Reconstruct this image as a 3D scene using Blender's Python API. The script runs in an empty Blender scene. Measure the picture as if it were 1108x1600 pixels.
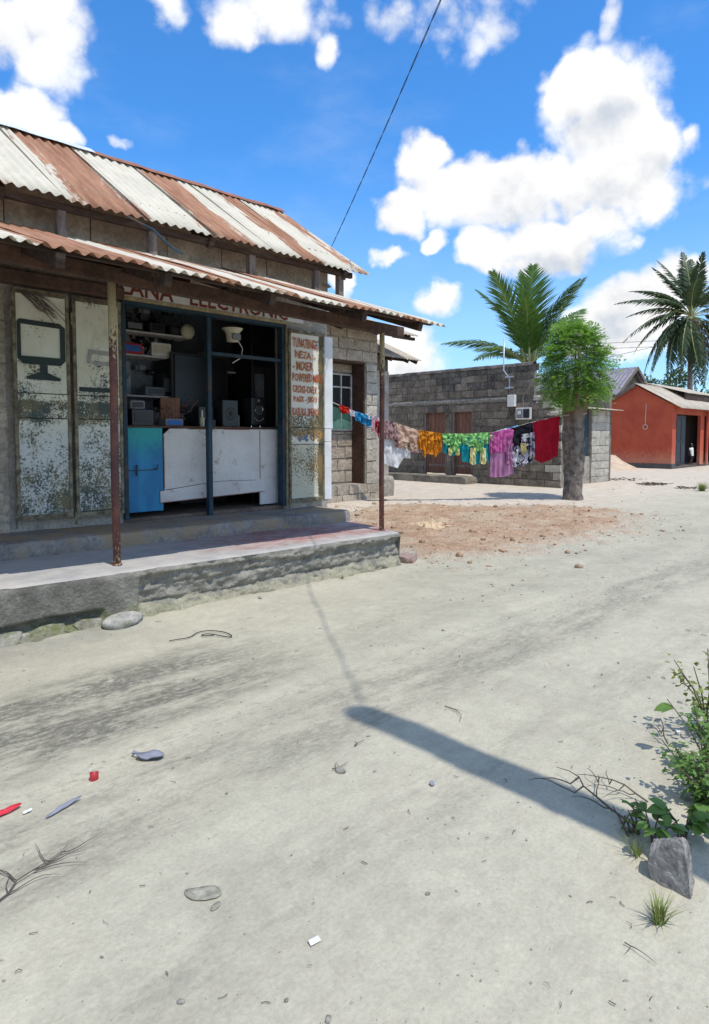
import bpy, bmesh, math, random
import numpy as np
from mathutils import Vector, Matrix, Euler
random.seed(7); RNG = np.random.default_rng(7)
SC = bpy.context.scene; COL = SC.collection
R = math.radians

# ---------------------------------------------------------------- camera
cam_d = bpy.data.cameras.new('camera'); cam = bpy.data.objects.new('camera', cam_d); COL.objects.link(cam)
cam.location = (0, 0, 1.5); cam.rotation_euler = (R(90 - 3.242), 0, 0)
cam_d.sensor_fit = 'HORIZONTAL'; cam_d.sensor_width = 36; cam_d.lens = 33.27
cam_d.shift_y = -59 / 1108; cam_d.clip_start = .05; cam_d.clip_end = 3000
SC.camera = cam
SC.render.engine = 'CYCLES'
SC.view_settings.view_transform = 'Standard'; SC.view_settings.look = 'None'
SC.view_settings.exposure = 0.0; SC.view_settings.gamma = 1.0; SC.view_settings.use_curve_mapping = False
SC.cycles.max_bounces = 8; SC.cycles.diffuse_bounces = 5; SC.cycles.use_denoising = True

# ---------------------------------------------------------------- node helper
class NT:
    def __init__(s, tree):
        s.t = tree; s.n = tree.nodes; s.l = tree.links
    def put(s, sock, v):
        if v is None: return
        if isinstance(v, bpy.types.NodeSocket): s.l.new(v, sock)
        elif isinstance(v, (tuple, list)) and len(v) == 3 and sock.type == 'RGBA': sock.default_value = (*v, 1)
        else: sock.default_value = v
    def node(s, kind, ins=(), **props):
        n = s.n.new(kind)
        for k, v in props.items(): setattr(n, k, v)
        for k, v in (ins.items() if isinstance(ins, dict) else ()): s.put(n.inputs[k], v)
        return n
    def m(s, op, a, b=None, c=None, clamp=False):
        n = s.n.new('ShaderNodeMath'); n.operation = op; n.use_clamp = clamp
        s.put(n.inputs[0], a); s.put(n.inputs[1], b); s.put(n.inputs[2], c); return n.outputs[0]
    def vm(s, op, a, b=None, c=None):
        n = s.n.new('ShaderNodeVectorMath'); n.operation = op
        s.put(n.inputs[0], a)
        if b is not None: s.put(n.inputs['Scale'] if op == 'SCALE' else n.inputs[1], b)
        if c is not None: s.put(n.inputs[2], c)
        return n.outputs['Value'] if op in ('LENGTH', 'DOT_PRODUCT', 'DISTANCE') else n.outputs['Vector']
    def mix(s, f, a, b, mode='MIX'):
        n = s.n.new('ShaderNodeMix'); n.data_type = 'RGBA'; n.blend_type = mode
        s.put(n.inputs[0], f); s.put(n.inputs[6], a); s.put(n.inputs[7], b); return n.outputs[2]
    def noise(s, vec, scale, detail=4, rough=.55, dist=0, dim='3D'):
        n = s.node('ShaderNodeTexNoise', noise_dimensions=dim)
        s.put(n.inputs['Vector'], vec); s.put(n.inputs['Scale'], scale); s.put(n.inputs['Detail'], detail)
        s.put(n.inputs['Roughness'], rough); s.put(n.inputs['Distortion'], dist); return n.outputs[0]
    def voro(s, vec, scale, feature='F1'):
        n = s.node('ShaderNodeTexVoronoi', feature=feature)
        s.put(n.inputs['Vector'], vec); s.put(n.inputs['Scale'], scale); return n
    def sstep(s, x, a, b, lo=0., hi=1.):
        n = s.node('ShaderNodeMapRange', interpolation_type='SMOOTHSTEP')
        s.put(n.inputs[0], x)
        for i, v in enumerate((a, b, lo, hi)): s.put(n.inputs[1 + i], v)
        return n.outputs[0]
    def ramp(s, x, stops, interp='LINEAR'):
        n = s.n.new('ShaderNodeValToRGB'); n.color_ramp.interpolation = interp
        e = n.color_ramp.elements
        while len(e) > 1: e.remove(e[-1])
        e[0].position = stops[0][0]; e[0].color = (*stops[0][1], 1) if isinstance(stops[0][1], tuple) else (stops[0][1],) * 3 + (1,)
        for p, c in stops[1:]:
            k = e.new(p); k.color = (*c, 1) if isinstance(c, tuple) else (c, c, c, 1)
        s.put(n.inputs[0], x); return n.outputs[0]
    def sep(s, v):
        n = s.n.new('ShaderNodeSeparateXYZ'); s.put(n.inputs[0], v); return n.outputs
    def comb(s, x, y, z):
        n = s.n.new('ShaderNodeCombineXYZ')
        for i, q in enumerate((x, y, z)): s.put(n.inputs[i], q)
        return n.outputs[0]

# ---------------------------------------------------------------- sun + sky
SUN_EL = R(66.5); SX, SY = .69, -.724          # horizontal direction towards the sun
sun_az = math.atan2(SX, SY)                     # from +Y towards +X
sl = bpy.data.lights.new('sun', 'SUN'); sun = bpy.data.objects.new('sun', sl); COL.objects.link(sun)
sl.energy = 3.9; sl.angle = R(.48); sl.color = (1, .955, .88)
sd = Vector((SX * math.cos(SUN_EL), SY * math.cos(SUN_EL), math.sin(SUN_EL)))
sun.rotation_euler = sd.to_track_quat('Z', 'Y').to_euler(); sun.location = (4, -6, 14)

world = bpy.data.worlds.new('World'); SC.world = world; world.use_nodes = True
SKY_STRENGTH = .10
def build_sky():
    t = world.node_tree; t.nodes.clear(); k = NT(t)
    sky = k.node('ShaderNodeTexSky', sky_type='NISHITA', sun_disc=False, sun_elevation=SUN_EL, sun_rotation=sun_az,
                 altitude=0, air_density=1.0, dust_density=.35, ozone_density=2.2)
    d = k.node('ShaderNodeTexCoord').outputs['Generated']
    d = k.vm('NORMALIZE', d)
    x, y, z = k.sep(d)
    DEG = 57.29578
    # cumulus: (azimuth, elevation, half width, half height) in degrees, weight
    blobs = [(20.34,24.69,5.05,4.52,1),(22.52,21.89,3.99,3.99,1),(17.9,25.62,2.66,2.39,1),(12.18,19.64,9.6,3.19,1),(21.17,19.47,6.11,3.46,1),(24.45,17.95,2.13,2.39,1),
     (6.04,22.04,2.5,2.3,1),(3.88,18.59,2.8,1.9,1),(16.36,15.31,6.38,2.39,1),(19.33,15.78,2.92,2.13,1),(11.18,15.4,2.66,1.7,.9),(2.53,15.16,1.4,.9,.75),
     (7.46,11.75,1.7,1.81,.85),(6.46,16.18,1.38,.8,.7),(22.57,10.23,4.52,2.66,1),(25.06,11.94,3.19,2.39,1),(20.7,8.37,4.78,2.66,1),(4.76,7.3,4.25,2.6,.85),
     (-26.27,28.1,4.6,3.9,.62),(-24.48,29.54,3.5,3.0,.6),(-26.0,22.98,2.9,2.2,.95),(-23.57,22.27,1.6,1.2,.75),(-15.95,31.9,2.3,1.6,.55),(-7.18,31.89,5.0,3.0,.62),
     (-9.83,30.4,2.66,1.59,.65),(-2.11,29.27,1.38,1.91,.6),(7.82,32.6,6.0,3.0,.42),(20.67,30.04,.8,1.6,.25),(26.57,21.54,1.1,.8,.5),(22.45,15.47,.8,.5,.45),
     (-1.32,13.14,1.0,1.5,.7),(-19.95,22.79,.8,.6,.42)]
    g = bpy.data.node_groups.new('cloud_field', 'ShaderNodeTree')
    g.interface.new_socket('P', in_out='INPUT', socket_type='NodeSocketVector')
    g.interface.new_socket('D', in_out='OUTPUT', socket_type='NodeSocketFloat')
    q = NT(g); gi = q.node('NodeGroupInput'); go = q.node('NodeGroupOutput')
    P = gi.outputs[0]; cur = None
    for a, e, w, h, wt in blobs:
        dv = q.vm('MULTIPLY', q.vm('SUBTRACT', P, (a, e, 0.)), (1 / w, 1 / h, 0.))
        v = q.m('MULTIPLY', q.m('SUBTRACT', 1., q.vm('DOT_PRODUCT', dv, dv)), wt if wt < 1 else 1.0)
        cur = v if cur is None else q.m('SMOOTH_MAX', cur, v, .12)
    g.links.new(cur, go.inputs[0])
    az = k.m('MULTIPLY', k.m('ARCTAN2', x, y), DEG)
    el = k.m('MULTIPLY', k.m('ARCSINE', z), DEG)
    base = k.comb(az, el, 0.)
    n1 = k.node('ShaderNodeTexNoise'); k.put(n1.inputs['Vector'], d); n1.inputs['Scale'].default_value = 13; n1.inputs['Detail'].default_value = 5
    warp = k.vm('SCALE', k.vm('SUBTRACT', n1.outputs['Color'], (.5, .5, .5)), 5.0)
    wp = k.vm('ADD', base, warp)
    def field(off):
        gn = k.node('ShaderNodeGroup'); gn.node_tree = g
        k.put(gn.inputs[0], k.vm('ADD', wp, (off[0], off[1], 0.)))
        return gn.outputs[0]
    f0 = field((0, 0)); f1 = field((.3, 1.5))
    # clouds that carry on outside the frame
    big = k.noise(d, 2.3, 3, .5)
    out = k.sstep(k.vm('DOT_PRODUCT', d, (0., .966, .259)), .84, .70)
    fo = k.m('SUBTRACT', k.m('MULTIPLY', k.m('SUBTRACT', big, .52), 9.), k.m('MULTIPLY', k.m('SUBTRACT', 1., out), 9.))
    f0 = k.m('MAXIMUM', f0, fo)
    fbm = k.noise(d, 14, 7, .62)
    fbm2 = k.noise(k.vm('ADD', d, (.002, -.002, .012)), 15, 4, .5)
    low = k.noise(d, 9, 3, .5)
    def puff(off):
        q = k.vm('ADD', k.vm('ADD', d, off), k.vm('SCALE', k.vm('SUBTRACT', n1.outputs['Color'], (.5, .5, .5)), .03))
        a = k.node('ShaderNodeTexVoronoi', feature='F1'); k.put(a.inputs['Vector'], q); a.inputs['Scale'].default_value = 24
        a.inputs['Detail'].default_value = 1.0; a.inputs['Roughness'].default_value = .55; a.inputs['Lacunarity'].default_value = 2.2; a.normalize = True
        return k.m('SUBTRACT', 1., a.outputs['Distance'])
    pf = puff((0., 0., 0.)); pf2 = puff((.003, -.003, .010))
    dens = k.m('ADD', f0, k.m('ADD', k.m('MULTIPLY', k.m('SUBTRACT', fbm, .5), 1.5), k.m('MULTIPLY', k.m('SUBTRACT', pf, .68), 1.5)))
    alpha = k.sstep(dens, -.10, .62)
    alpha = k.m('MULTIPLY', alpha, k.sstep(f0, -.35, .75, .62, 1.0))
    # thin veils between the cumulus
    veil = k.m('MULTIPLY', k.sstep(k.noise(k.vm('MULTIPLY', d, (1., 1., 2.2)), 5, 6, .6), .50, .82), .10)
    relief = k.m('ADD', k.m('MULTIPLY', k.m('SUBTRACT', fbm, fbm2), .7), k.m('MULTIPLY', k.m('SUBTRACT', pf, pf2), .22))
    # how much cloud stands above this point: bases are greyer than tops
    under = k.m('ADD', k.m('MULTIPLY', f1, .65), k.m('MULTIPLY', low, .3))
    lit = k.m('ADD', k.m('SUBTRACT', 1.1, k.m('MULTIPLY', k.sstep(under, .35, 1.0), .19)), k.m('MULTIPLY', relief, .6))
    lit = k.m('MINIMUM', k.m('MAXIMUM', lit, .55), 1.25)
    lowdim = k.sstep(el, 5., 30., .97, 1.0)
    ccol = k.mix(k.sstep(lit, .78, 1.03), (.72, .80, .92), (1.0, 1.0, 1.0))
    ccol = k.vm('SCALE', ccol, k.m('MULTIPLY', lit, lowdim))
    ccol = k.vm('SCALE', ccol, 1.0 / SKY_STRENGTH)
    tint = k.vm('MULTIPLY', sky.outputs[0], SKY_TINT)
    tint = k.mix(k.sstep(el, 24., 0., 0, .42), tint, (8.2, 9.2, 10.2))
    col = k.mix(veil, tint, ccol)
    col = k.mix(alpha, col, ccol)
    # below the horizon: plain sandy land
    bg = k.node('ShaderNodeBackground'); k.put(bg.inputs[0], col); bg.inputs[1].default_value = SKY_STRENGTH
    o = k.node('ShaderNodeOutputWorld'); t.links.new(bg.outputs[0], o.inputs[0])
SKY_TINT = (.68, 1.62, 2.42)
build_sky()

# ---------------------------------------------------------------- the street grid: u along the shop front, v inward, z up
ORG = Vector((.528, 7.543, 0)); ANG = math.atan2(.7034, .7108)
UX, UY = .7108, .7034
def BW(u, v, z=0): return Vector((ORG.x + u * UX - v * UY, ORG.y + u * UY + v * UX, z))
def sm(a, b, x): t = np.clip((x - a) / (b - a), 0, 1); return t * t * (3 - 2 * t)
def terr(y): return .16 * sm(8.5, 14, y) + .08 * sm(18, 32, y)
def gz(u, v): return float(terr(BW(u, v).y))

# ---------------------------------------------------------------- numpy value noise
_T = np.random.default_rng(3).random((256, 256))
def vn(x, y):
    x = np.asarray(x, float); y = np.asarray(y, float)
    xi = np.floor(x).astype(int); yi = np.floor(y).astype(int); fx = x - xi; fy = y - yi
    fx = fx * fx * (3 - 2 * fx); fy = fy * fy * (3 - 2 * fy)
    a = _T[xi % 256, yi % 256]; b = _T[(xi + 1) % 256, yi % 256]; c = _T[xi % 256, (yi + 1) % 256]; d = _T[(xi + 1) % 256, (yi + 1) % 256]
    return (a * (1 - fx) + b * fx) * (1 - fy) + (c * (1 - fx) + d * fx) * fy - .5
def fbm(x, y, o=4, g=.5):
    s = 0; a = 1
    for i in range(o): s = s + a * vn(x * 2 ** i + 17.3 * i, y * 2 ** i + 5.1 * i); a *= g
    return s

# ---------------------------------------------------------------- object helpers
ORIGIN = {}
def thing(name, label, cat, o=(0, 0, 0), group=None):
    e = bpy.data.objects.new(name, None); COL.objects.link(e); e.empty_display_size = .2
    e.location = BW(*o); e.rotation_euler = (0, 0, ANG)
    e['label'] = label; e['category'] = cat
    if group: e['group'] = group
    ORIGIN[e.name] = Vector(o); return e
def mesh_from(name, v, f, mat, smooth=False):
    me = bpy.data.meshes.new(name); me.from_pydata(v, [], f); me.update()
    if mat: me.materials.append(mat)
    if smooth: me.shade_smooth()
    return me
class MB:
    def __init__(s): s.v = []; s.f = []
    def add(s, v, f):
        k = len(s.v); s.v += [tuple(p) for p in v]; s.f += [tuple(i + k for i in q) for q in f]; return s
    def box(s, u0, u1, v0, v1, z0, z1, c=0):
        if c <= 0:
            return s.add([(u0,v0,z0),(u1,v0,z0),(u1,v1,z0),(u0,v1,z0),(u0,v0,z1),(u1,v0,z1),(u1,v1,z1),(u0,v1,z1)],
                         [(3,2,1,0),(4,5,6,7),(0,1,5,4),(1,2,6,5),(2,3,7,6),(3,0,4,7)])
        b = bmesh.new(); bmesh.ops.create_cube(b, size=1)
        for q in b.verts: q.co = Vector(((u0+u1)/2 + q.co.x*(u1-u0), (v0+v1)/2 + q.co.y*(v1-v0), (z0+z1)/2 + q.co.z*(z1-z0)))
        bmesh.ops.bevel(b, geom=b.edges[:], offset=c, segments=1, affect='EDGES')
        b.verts.index_update()
        s.add([q.co[:] for q in b.verts], [[w.index for w in fc.verts] for fc in b.faces]); b.free(); return s
    def bar(s, a, b, w, h, up=(0, 0, 1)):
        a = Vector(a); b = Vector(b); d = (b - a).normalized(); u = Vector(up)
        r = d.cross(u)
        if r.length < 1e-4: r = d.cross(Vector((1, 0, 0)))
        r.normalize(); u = r.cross(d)
        vs = []
        for p in (a, b):
            for i, j in ((-1,-1),(1,-1),(1,1),(-1,1)): vs.append(p + r*(i*w/2) + u*(j*h/2))
        return s.add(vs, [(0,1,2,3),(7,6,5,4),(0,4,5,1),(1,5,6,2),(2,6,7,3),(3,7,4,0)])
    def tube(s, path, rad, n=10, cap=True, jit=0):
        path = [Vector(p) for p in path]; m = len(path)
        rad = rad if isinstance(rad, (list, tuple)) else [rad] * m
        k = len(s.v); ref = None
        for i, p in enumerate(path):
            d = (path[min(i+1, m-1)] - path[max(i-1, 0)]).normalized()
            if ref is None: ref = d.orthogonal().normalized()
            r = (ref - d * ref.dot(d)).normalized(); ref = r; b = d.cross(r)
            for j in range(n):
                a = 2 * math.pi * j / n; q = rad[i] * (1 + (random.uniform(-jit, jit) if jit else 0))
                s.v.append(tuple(p + r * (q * math.cos(a)) + b * (q * math.sin(a))))
        for i in range(m - 1):
            for j in range(n):
                a = k + i*n + j; b = k + i*n + (j+1) % n
                s.f.append((a, b, b + n, a + n))
        if cap: s.f.append(tuple(k + j for j in reversed(range(n)))); s.f.append(tuple(k + (m-1)*n + j for j in range(n)))
        return s
    def lathe(s, c, prof, n=16, axis='z'):
        k = len(s.v); m = len(prof)
        for r, h in prof:
            for j in range(n):
                a = 2*math.pi*j/n; x, y = r*math.cos(a), r*math.sin(a)
                p = (x, y, h) if axis == 'z' else ((x, h, y) if axis == 'v' else (h, x, y))
                s.v.append((c[0]+p[0], c[1]+p[1], c[2]+p[2]))
        for i in range(m-1):
            for j in range(n):
                a = k+i*n+j; b = k+i*n+(j+1) % n; s.f.append((a, b, b+n, a+n))
        s.f.append(tuple(k+j for j in reversed(range(n)))); s.f.append(tuple(k+(m-1)*n+j for j in range(n)))
        return s
    def prism(s, poly, v0, v1):          # polygon in (u,z), extruded over v
        n = len(poly)
        vs = [(a, v0, b) for a, b in poly] + [(a, v1, b) for a, b in poly]
        return s.add(vs, [tuple(range(n)), tuple(reversed(range(n, 2*n)))] + [(i, i+n, (i+1) % n + n, (i+1) % n) for i in range(n)])
    def sheet(s, u0, u1, v0, z0, v1, z1, pitch=.1, amp=.014, rows=5, th=.003, wob=.006, seed=0, axis='u'):
        nper = max(1, round((u1-u0)/pitch)); nx = nper*8 + 1
        us = np.linspace(u0, u1, nx); ts = np.linspace(0, 1, rows)
        nrm = np.array([-(z1-z0), (v1-v0)]); nrm = nrm/np.hypot(*nrm)
        if nrm[1] < 0: nrm = -nrm
        Ug, Tg = np.meshgrid(us, ts)
        h = amp*np.cos((Ug-u0)/pitch*2*np.pi) + wob*fbm(Ug*2+seed*3.7, Tg*3+seed, 3)*2
        k0 = None
        for sgn in (1, 0):
            hh = h + (th if sgn else 0)
            V = v0 + (v1-v0)*Tg + nrm[0]*hh; Z = z0 + (z1-z0)*Tg + nrm[1]*hh
            if axis == 'u': vs = np.stack([Ug, V, Z], -1).reshape(-1, 3)
            else: vs = np.stack([V, Ug, Z], -1).reshape(-1, 3)
            k = len(s.v); s.v += [tuple(p) for p in vs.tolist()]
            for i in range(rows-1):
                for j in range(nx-1):
                    a = k+i*nx+j; q = (a, a+1, a+nx+1, a+nx); s.f.append(q if sgn else q[::-1])
            if sgn: k0 = k
        for i in (0, rows-1):
            for j in range(nx-1):
                a = k0+i*nx+j; b = k+i*nx+j; s.f.append((a, b, b+1, a+1))
        for j in (0, nx-1):
            for i in range(rows-1):
                a = k0+i*nx+j; b = k+i*nx+j; s.f.append((a, a+nx, b+nx, b))
        return s
    def build(s, name, mat, parent=None, smooth=False, label=None):
        o = ORIGIN[parent.name] if parent is not None else Vector((0, 0, 0))
        me = mesh_from(name, [(a-o.x, b-o.y, c-o.z) for a, b, c in s.v], s.f, mat, smooth)
        ob = bpy.data.objects.new(name, me); COL.objects.link(ob)
        if parent is not None: ob.parent = parent; ORIGIN[ob.name] = o
        else: ob.location = BW(0, 0, 0); ob.rotation_euler = (0, 0, ANG)
        if label: ob['label'] = label
        return ob
def solo(mb, name, mat, label, cat, o, group=None, smooth=False):   # a thing that is one mesh
    o = Vector(o)
    me = mesh_from(name, [(a-o.x, b-o.y, c-o.z) for a, b, c in mb.v], mb.f, mat, smooth)
    ob = bpy.data.objects.new(name, me); COL.objects.link(ob)
    ob.location = BW(*o); ob.rotation_euler = (0, 0, ANG); ob['label'] = label; ob['category'] = cat
    if group: ob['group'] = group
    ORIGIN[ob.name] = o; return ob
def np_mesh(name, V, F, mat, smooth=False):
    me = bpy.data.meshes.new(name); V = np.asarray(V, np.float32); F = np.asarray(F, np.int32)
    me.vertices.add(len(V)); me.vertices.foreach_set('co', V.ravel())
    n = F.shape[1]; me.loops.add(F.size); me.loops.foreach_set('vertex_index', F.ravel())
    me.polygons.add(len(F)); me.polygons.foreach_set('loop_start', np.arange(0, F.size, n, dtype=np.int32))
    me.polygons.foreach_set('loop_total', np.full(len(F), n, np.int32))
    me.update(calc_edges=True); me.validate()
    if mat: me.materials.append(mat)
    if smooth: me.shade_smooth()
    return me

# ---------------------------------------------------------------- materials
def newmat(name):
    m = bpy.data.materials.new(name); m.use_nodes = True; t = m.node_tree; t.nodes.clear(); k = NT(t)
    b = k.node('ShaderNodeBsdfPrincipled'); o = k.node('ShaderNodeOutputMaterial'); t.links.new(b.outputs[0], o.inputs[0])
    b.inputs['Specular IOR Level'].default_value = .3
    return m, k, b
def gridpos(k):
    g = k.node('ShaderNodeNewGeometry')
    mp = k.node('ShaderNodeMapping', vector_type='TEXTURE'); k.put(mp.inputs[0], g.outputs['Position'])
    mp.inputs['Location'].default_value = ORG; mp.inputs['Rotation'].default_value = (0, 0, ANG)
    return mp.outputs[0]
def bump(k, b, h, dist=.01, st=1.0):
    n = k.node('ShaderNodeBump'); k.put(n.inputs['Height'], h); n.inputs['Distance'].default_value = dist; k.put(n.inputs['Strength'], st)
    k.put(b.inputs['Normal'], n.outputs[0])
def pmat(name, c, c2=None, scale=6, rough=.85, bs=60, bd=.004, fine=.25, stretch=None, rnd=0, spec=.3, metal=0, dirt=None, dirtscale=2.5, dirtlim=(.52, .72)):
    """two colours mottled by noise, a fine grain, optional dirt blotches, fine relief"""
    m, k, b = newmat(name); p = gridpos(k)
    if stretch: p = k.vm('MULTIPLY', p, stretch)
    c2 = c2 or tuple(x*.72 for x in c)
    n = k.noise(p, scale, 6, .6); col = k.mix(k.sstep(n, .34, .66), c2, c)
    if fine:
        f = k.noise(p, bs*.7, 3, .6); col = k.vm('SCALE', col, k.sstep(f, .25, .75, 1-fine, 1+fine))
    if dirt:
        dn = k.noise(p, dirtscale, 7, .65); col = k.mix(k.sstep(dn, *dirtlim), col, dirt)
    if rnd:
        oi = k.node('ShaderNodeObjectInfo'); col = k.vm('SCALE', col, k.m('ADD', 1-rnd, k.m('MULTIPLY', oi.outputs['Random'], 2*rnd)))
    k.put(b.inputs['Base Color'], col); b.inputs['Roughness'].default_value = rough; b.inputs['Metallic'].default_value = metal
    b.inputs['Specular IOR Level'].default_value = spec
    if bd: bump(k, b, k.m('ADD', k.noise(p, bs, 5, .65), k.m('MULTIPLY', k.noise(p, bs*.22, 4, .6), 1.6)), bd)
    return m
def flat(name, c, rough=.6, var=.12, scale=12, spec=.3, metal=0):
    return pmat(name, c, tuple(x*(1-var) for x in c), scale, rough, 90, 0, 0, spec=spec, metal=metal)

MAT = {}
def rust_sheet(name, bands, edge=.22, white=(.58, .535, .435), slack=.75):
    """zinc-white corrugated iron; rust lies in bands between given u positions, frayed along the slope"""
    m, k, b = newmat(name); p = gridpos(k); u, v, z = k.sep(p)
    str_ = k.noise(k.comb(k.m('MULTIPLY', u, 14.), k.m('MULTIPLY', v, 1.1), k.m('MULTIPLY', z, 1.1)), 1., 6, .7)
    low = k.noise(k.comb(k.m('MULTIPLY', u, 2.2), k.m('MULTIPLY', v, .9), 0.), 1., 3, .5)
    blot = k.noise(p, 26, 5, .7)
    uu = k.m('ADD', u, k.m('ADD', k.m('MULTIPLY', k.m('SUBTRACT', str_, .5), slack), k.m('MULTIPLY', k.m('SUBTRACT', low, .5), .25)))
    r = None
    for a, c in bands:
        w = k.m('MULTIPLY', k.sstep(uu, a-edge*.5, a+edge*.5), k.sstep(uu, c+edge*.5, c-edge*.5))
        r = w if r is None else k.m('MAXIMUM', r, w)
    r = k.sstep(k.m('ADD', r, k.m('ADD', k.m('MULTIPLY', k.m('SUBTRACT', blot, .5), .8), k.m('MULTIPLY', k.m('SUBTRACT', str_, .5), .9))), .25, .78)
    n = k.noise(k.comb(k.m('MULTIPLY', u, 18.), k.m('MULTIPLY', v, 1.5), k.m('MULTIPLY', z, 1.5)), 1., 6, .65)
    rc = k.mix(k.sstep(n, .3, .7), (.23, .105, .058), (.40, .215, .13))
    wn = k.noise(p, 3, 6, .6)
    wc = k.mix(k.sstep(wn, .35, .7), white, tuple(x*.86 for x in white))
    wc = k.mix(k.sstep(blot, .66, .78), wc, (.38, .26, .17))
    k.put(b.inputs['Base Color'], k.mix(r, wc, rc)); b.inputs['Roughness'].default_value = .72; b.inputs['Specular IOR Level'].default_value = .25
    bump(k, b, blot, .002)
    return m
MAT['roof_up'] = rust_sheet('rusty_upper_roof', [(-9.0, -7.9), (-6.9, -6.2), (-5.2, -3.72), (-3.07, -2.40), (-1.58, -1.05), (-.38, .02), (.62, .80)])
MAT['roof_low'] = rust_sheet('rusty_porch_roof', [(-8.2, -7.4), (-6.4, -5.6), (-4.12, -3.28), (-2.86, -2.52), (-2.12, -1.86), (-1.35, -.92), (-.62, -.12)], slack=.6)
MAT['ridge_rust'] = pmat('rusty_ridge_iron', (.30, .13, .08), (.20, .08, .05), 8, .8, 60, .002)
MAT['ridge_zinc'] = pmat('pale_ridge_iron', (.62, .66, .70), (.5, .54, .58), 8, .5, 60, .001)
MAT['cream_roof'] = pmat('cream_corrugated_iron', (.50, .44, .355), (.38, .325, .255), 4, .7, 40, .001, stretch=(6, 1, 1), dirt=(.36, .26, .18))
MAT['grey_roof'] = pmat('grey_purple_iron', (.24, .22, .25), (.16, .15, .18), 5, .5, 40, .001, spec=.5)
MAT['plaster'] = pmat('grey_wall_plaster', (.40, .36, .31), (.28, .25, .21), 2.2, .95, 45, .006, dirt=(.17, .14, .11), dirtscale=1.6)
MAT['panel'] = pmat('weathered_wall_panel', (.43, .35, .275), (.31, .25, .195), 2.4, .9, 40, .003, dirt=(.20, .16, .13), rnd=.08)
MAT['mortar'] = pmat('cement_mortar', (.40, .36, .31), (.27, .24, .20), 7, .97, 50, .02)
MAT['block_tan'] = pmat('sandy_concrete_block', (.47, .405, .325), (.34, .285, .225), 5, .97, 34, .018, rnd=.10, dirt=(.24, .19, .15))
MAT['block_grey'] = pmat('grey_concrete_block', (.25, .212, .168), (.145, .12, .095), 4, .97, 34, .03, rnd=.24, dirt=(.10, .088, .075), dirtscale=1.1, dirtlim=(.46, .68))
MAT['block_dark'] = pmat('mossy_dark_block', (.16, .145, .125), (.07, .062, .055), 5, .97, 34, .02, rnd=.2)
MAT['mortar_grey'] = pmat('grey_cement_mortar', (.27, .24, .195), (.15, .132, .108), 3, .97, 50, .03, dirt=(.13, .115, .10), dirtscale=1.2)
MAT['block_pale'] = pmat('pale_block', (.50, .46, .39), (.36, .33, .27), 5, .95, 34, .016, rnd=.08, dirt=(.26, .22, .18))
MAT['plaster_pale'] = pmat('smooth_pale_plaster', (.45, .41, .37), (.37, .33, .29), 3, .92, 50, .004, dirt=(.27, .22, .17))
MAT['pitted_sunfleck'] = pmat('pitted_sunflecked_concrete', (.46, .43, .38), (.12, .11, .10), 30, .97, 50, .05)  # pitted face; pale flecks paint the grazing sun caught on its bumps
MAT['wood_dark'] = pmat('old_dark_timber', (.075, .046, .034), (.04, .026, .02), 5, .9, 40, .006, stretch=(1, 6, 6), dirt=(.14, .10, .08), dirtscale=1.5)
MAT['wood_grey'] = pmat('weathered_grey_timber', (.22, .175, .145), (.12, .09, .075), 5, .9, 40, .006, stretch=(5, 5, .8))
MAT['wood_red'] = pmat('reddish_plank', (.23, .11, .075), (.13, .07, .05), 6, .85, 40, .006, stretch=(6, 6, .7), rnd=.12)
MAT['wood_brown'] = pmat('brown_timber', (.11, .062, .045), (.065, .038, .028), 4, .85, 40, .004)
MAT['tan_strip'] = pmat('tan_painted_strip', (.42, .34, .20), (.30, .23, .13), 8, .8, 40, .003)
MAT['blue_frame'] = pmat('dark_blue_paint', (.024, .055, .08), (.018, .038, .056), 6, .65, 50, .002, dirt=(.09, .055, .035), dirtlim=(.52, .7))
def counter_paint():
    m, k, b = newmat('two_tone_blue_paint'); p = gridpos(k); u, v, z = k.sep(p)
    n = k.noise(k.vm('MULTIPLY', p, (1, 1, .35)), 6, 5, .6); f = k.sstep(k.m('ADD', z, k.m('MULTIPLY', k.m('SUBTRACT', n, .5), .45)), 1.22, 1.55)
    col = k.mix(f, k.mix(k.sstep(n, .35, .65), (.020, .17, .36), (.03, .24, .46)), (.025, .33, .33))
    sc = k.noise(p, 38, 6, .7); col = k.mix(k.sstep(sc, .64, .70), col, (.10, .07, .05)); col = k.mix(k.sstep(k.noise(p, 4, 6, .65), .56, .75, 0, .5), col, (.02, .10, .18))
    k.put(b.inputs['Base Color'], col); b.inputs['Roughness'].default_value = .5; bump(k, b, n, .003); return m
MAT['blue_bright'] = counter_paint()
MAT['white_board'] = pmat('white_painted_board', (.66, .64, .62), (.56, .53, .50), 2, .7, 60, .002, fine=.06, dirt=(.33, .25, .19), dirtscale=6, dirtlim=(.57, .72))
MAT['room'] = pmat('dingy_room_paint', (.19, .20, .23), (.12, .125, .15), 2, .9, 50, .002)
MAT['lining'] = pmat('bluish_white_lining', (.50, .53, .60), (.38, .40, .46), 3, .85, 50, .001)
MAT['room_floor'] = pmat('brown_cement_floor', (.20, .15, .11), (.12, .09, .07), 3, .9, 50, .003)
MAT['black'] = flat('black_plastic', (.015, .015, .018), .35, spec=.5)
MAT['dark_grey'] = flat('dark_grey_plastic', (.05, .05, .055), .5)
MAT['mid_grey'] = flat('grey_plastic', (.22, .22, .23), .5)
MAT['chrome'] = flat('bright_metal', (.7, .7, .7), .25, metal=1)
MAT['white'] = flat('white_plastic', (.74, .73, .68), .5)
MAT['cream'] = flat('cream_plastic', (.66, .60, .44), .5)
MAT['red_item'] = flat('red_plastic', (.55, .03, .035), .45)
MAT['blue_item'] = flat('blue_print', (.05, .18, .55), .6)
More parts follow.
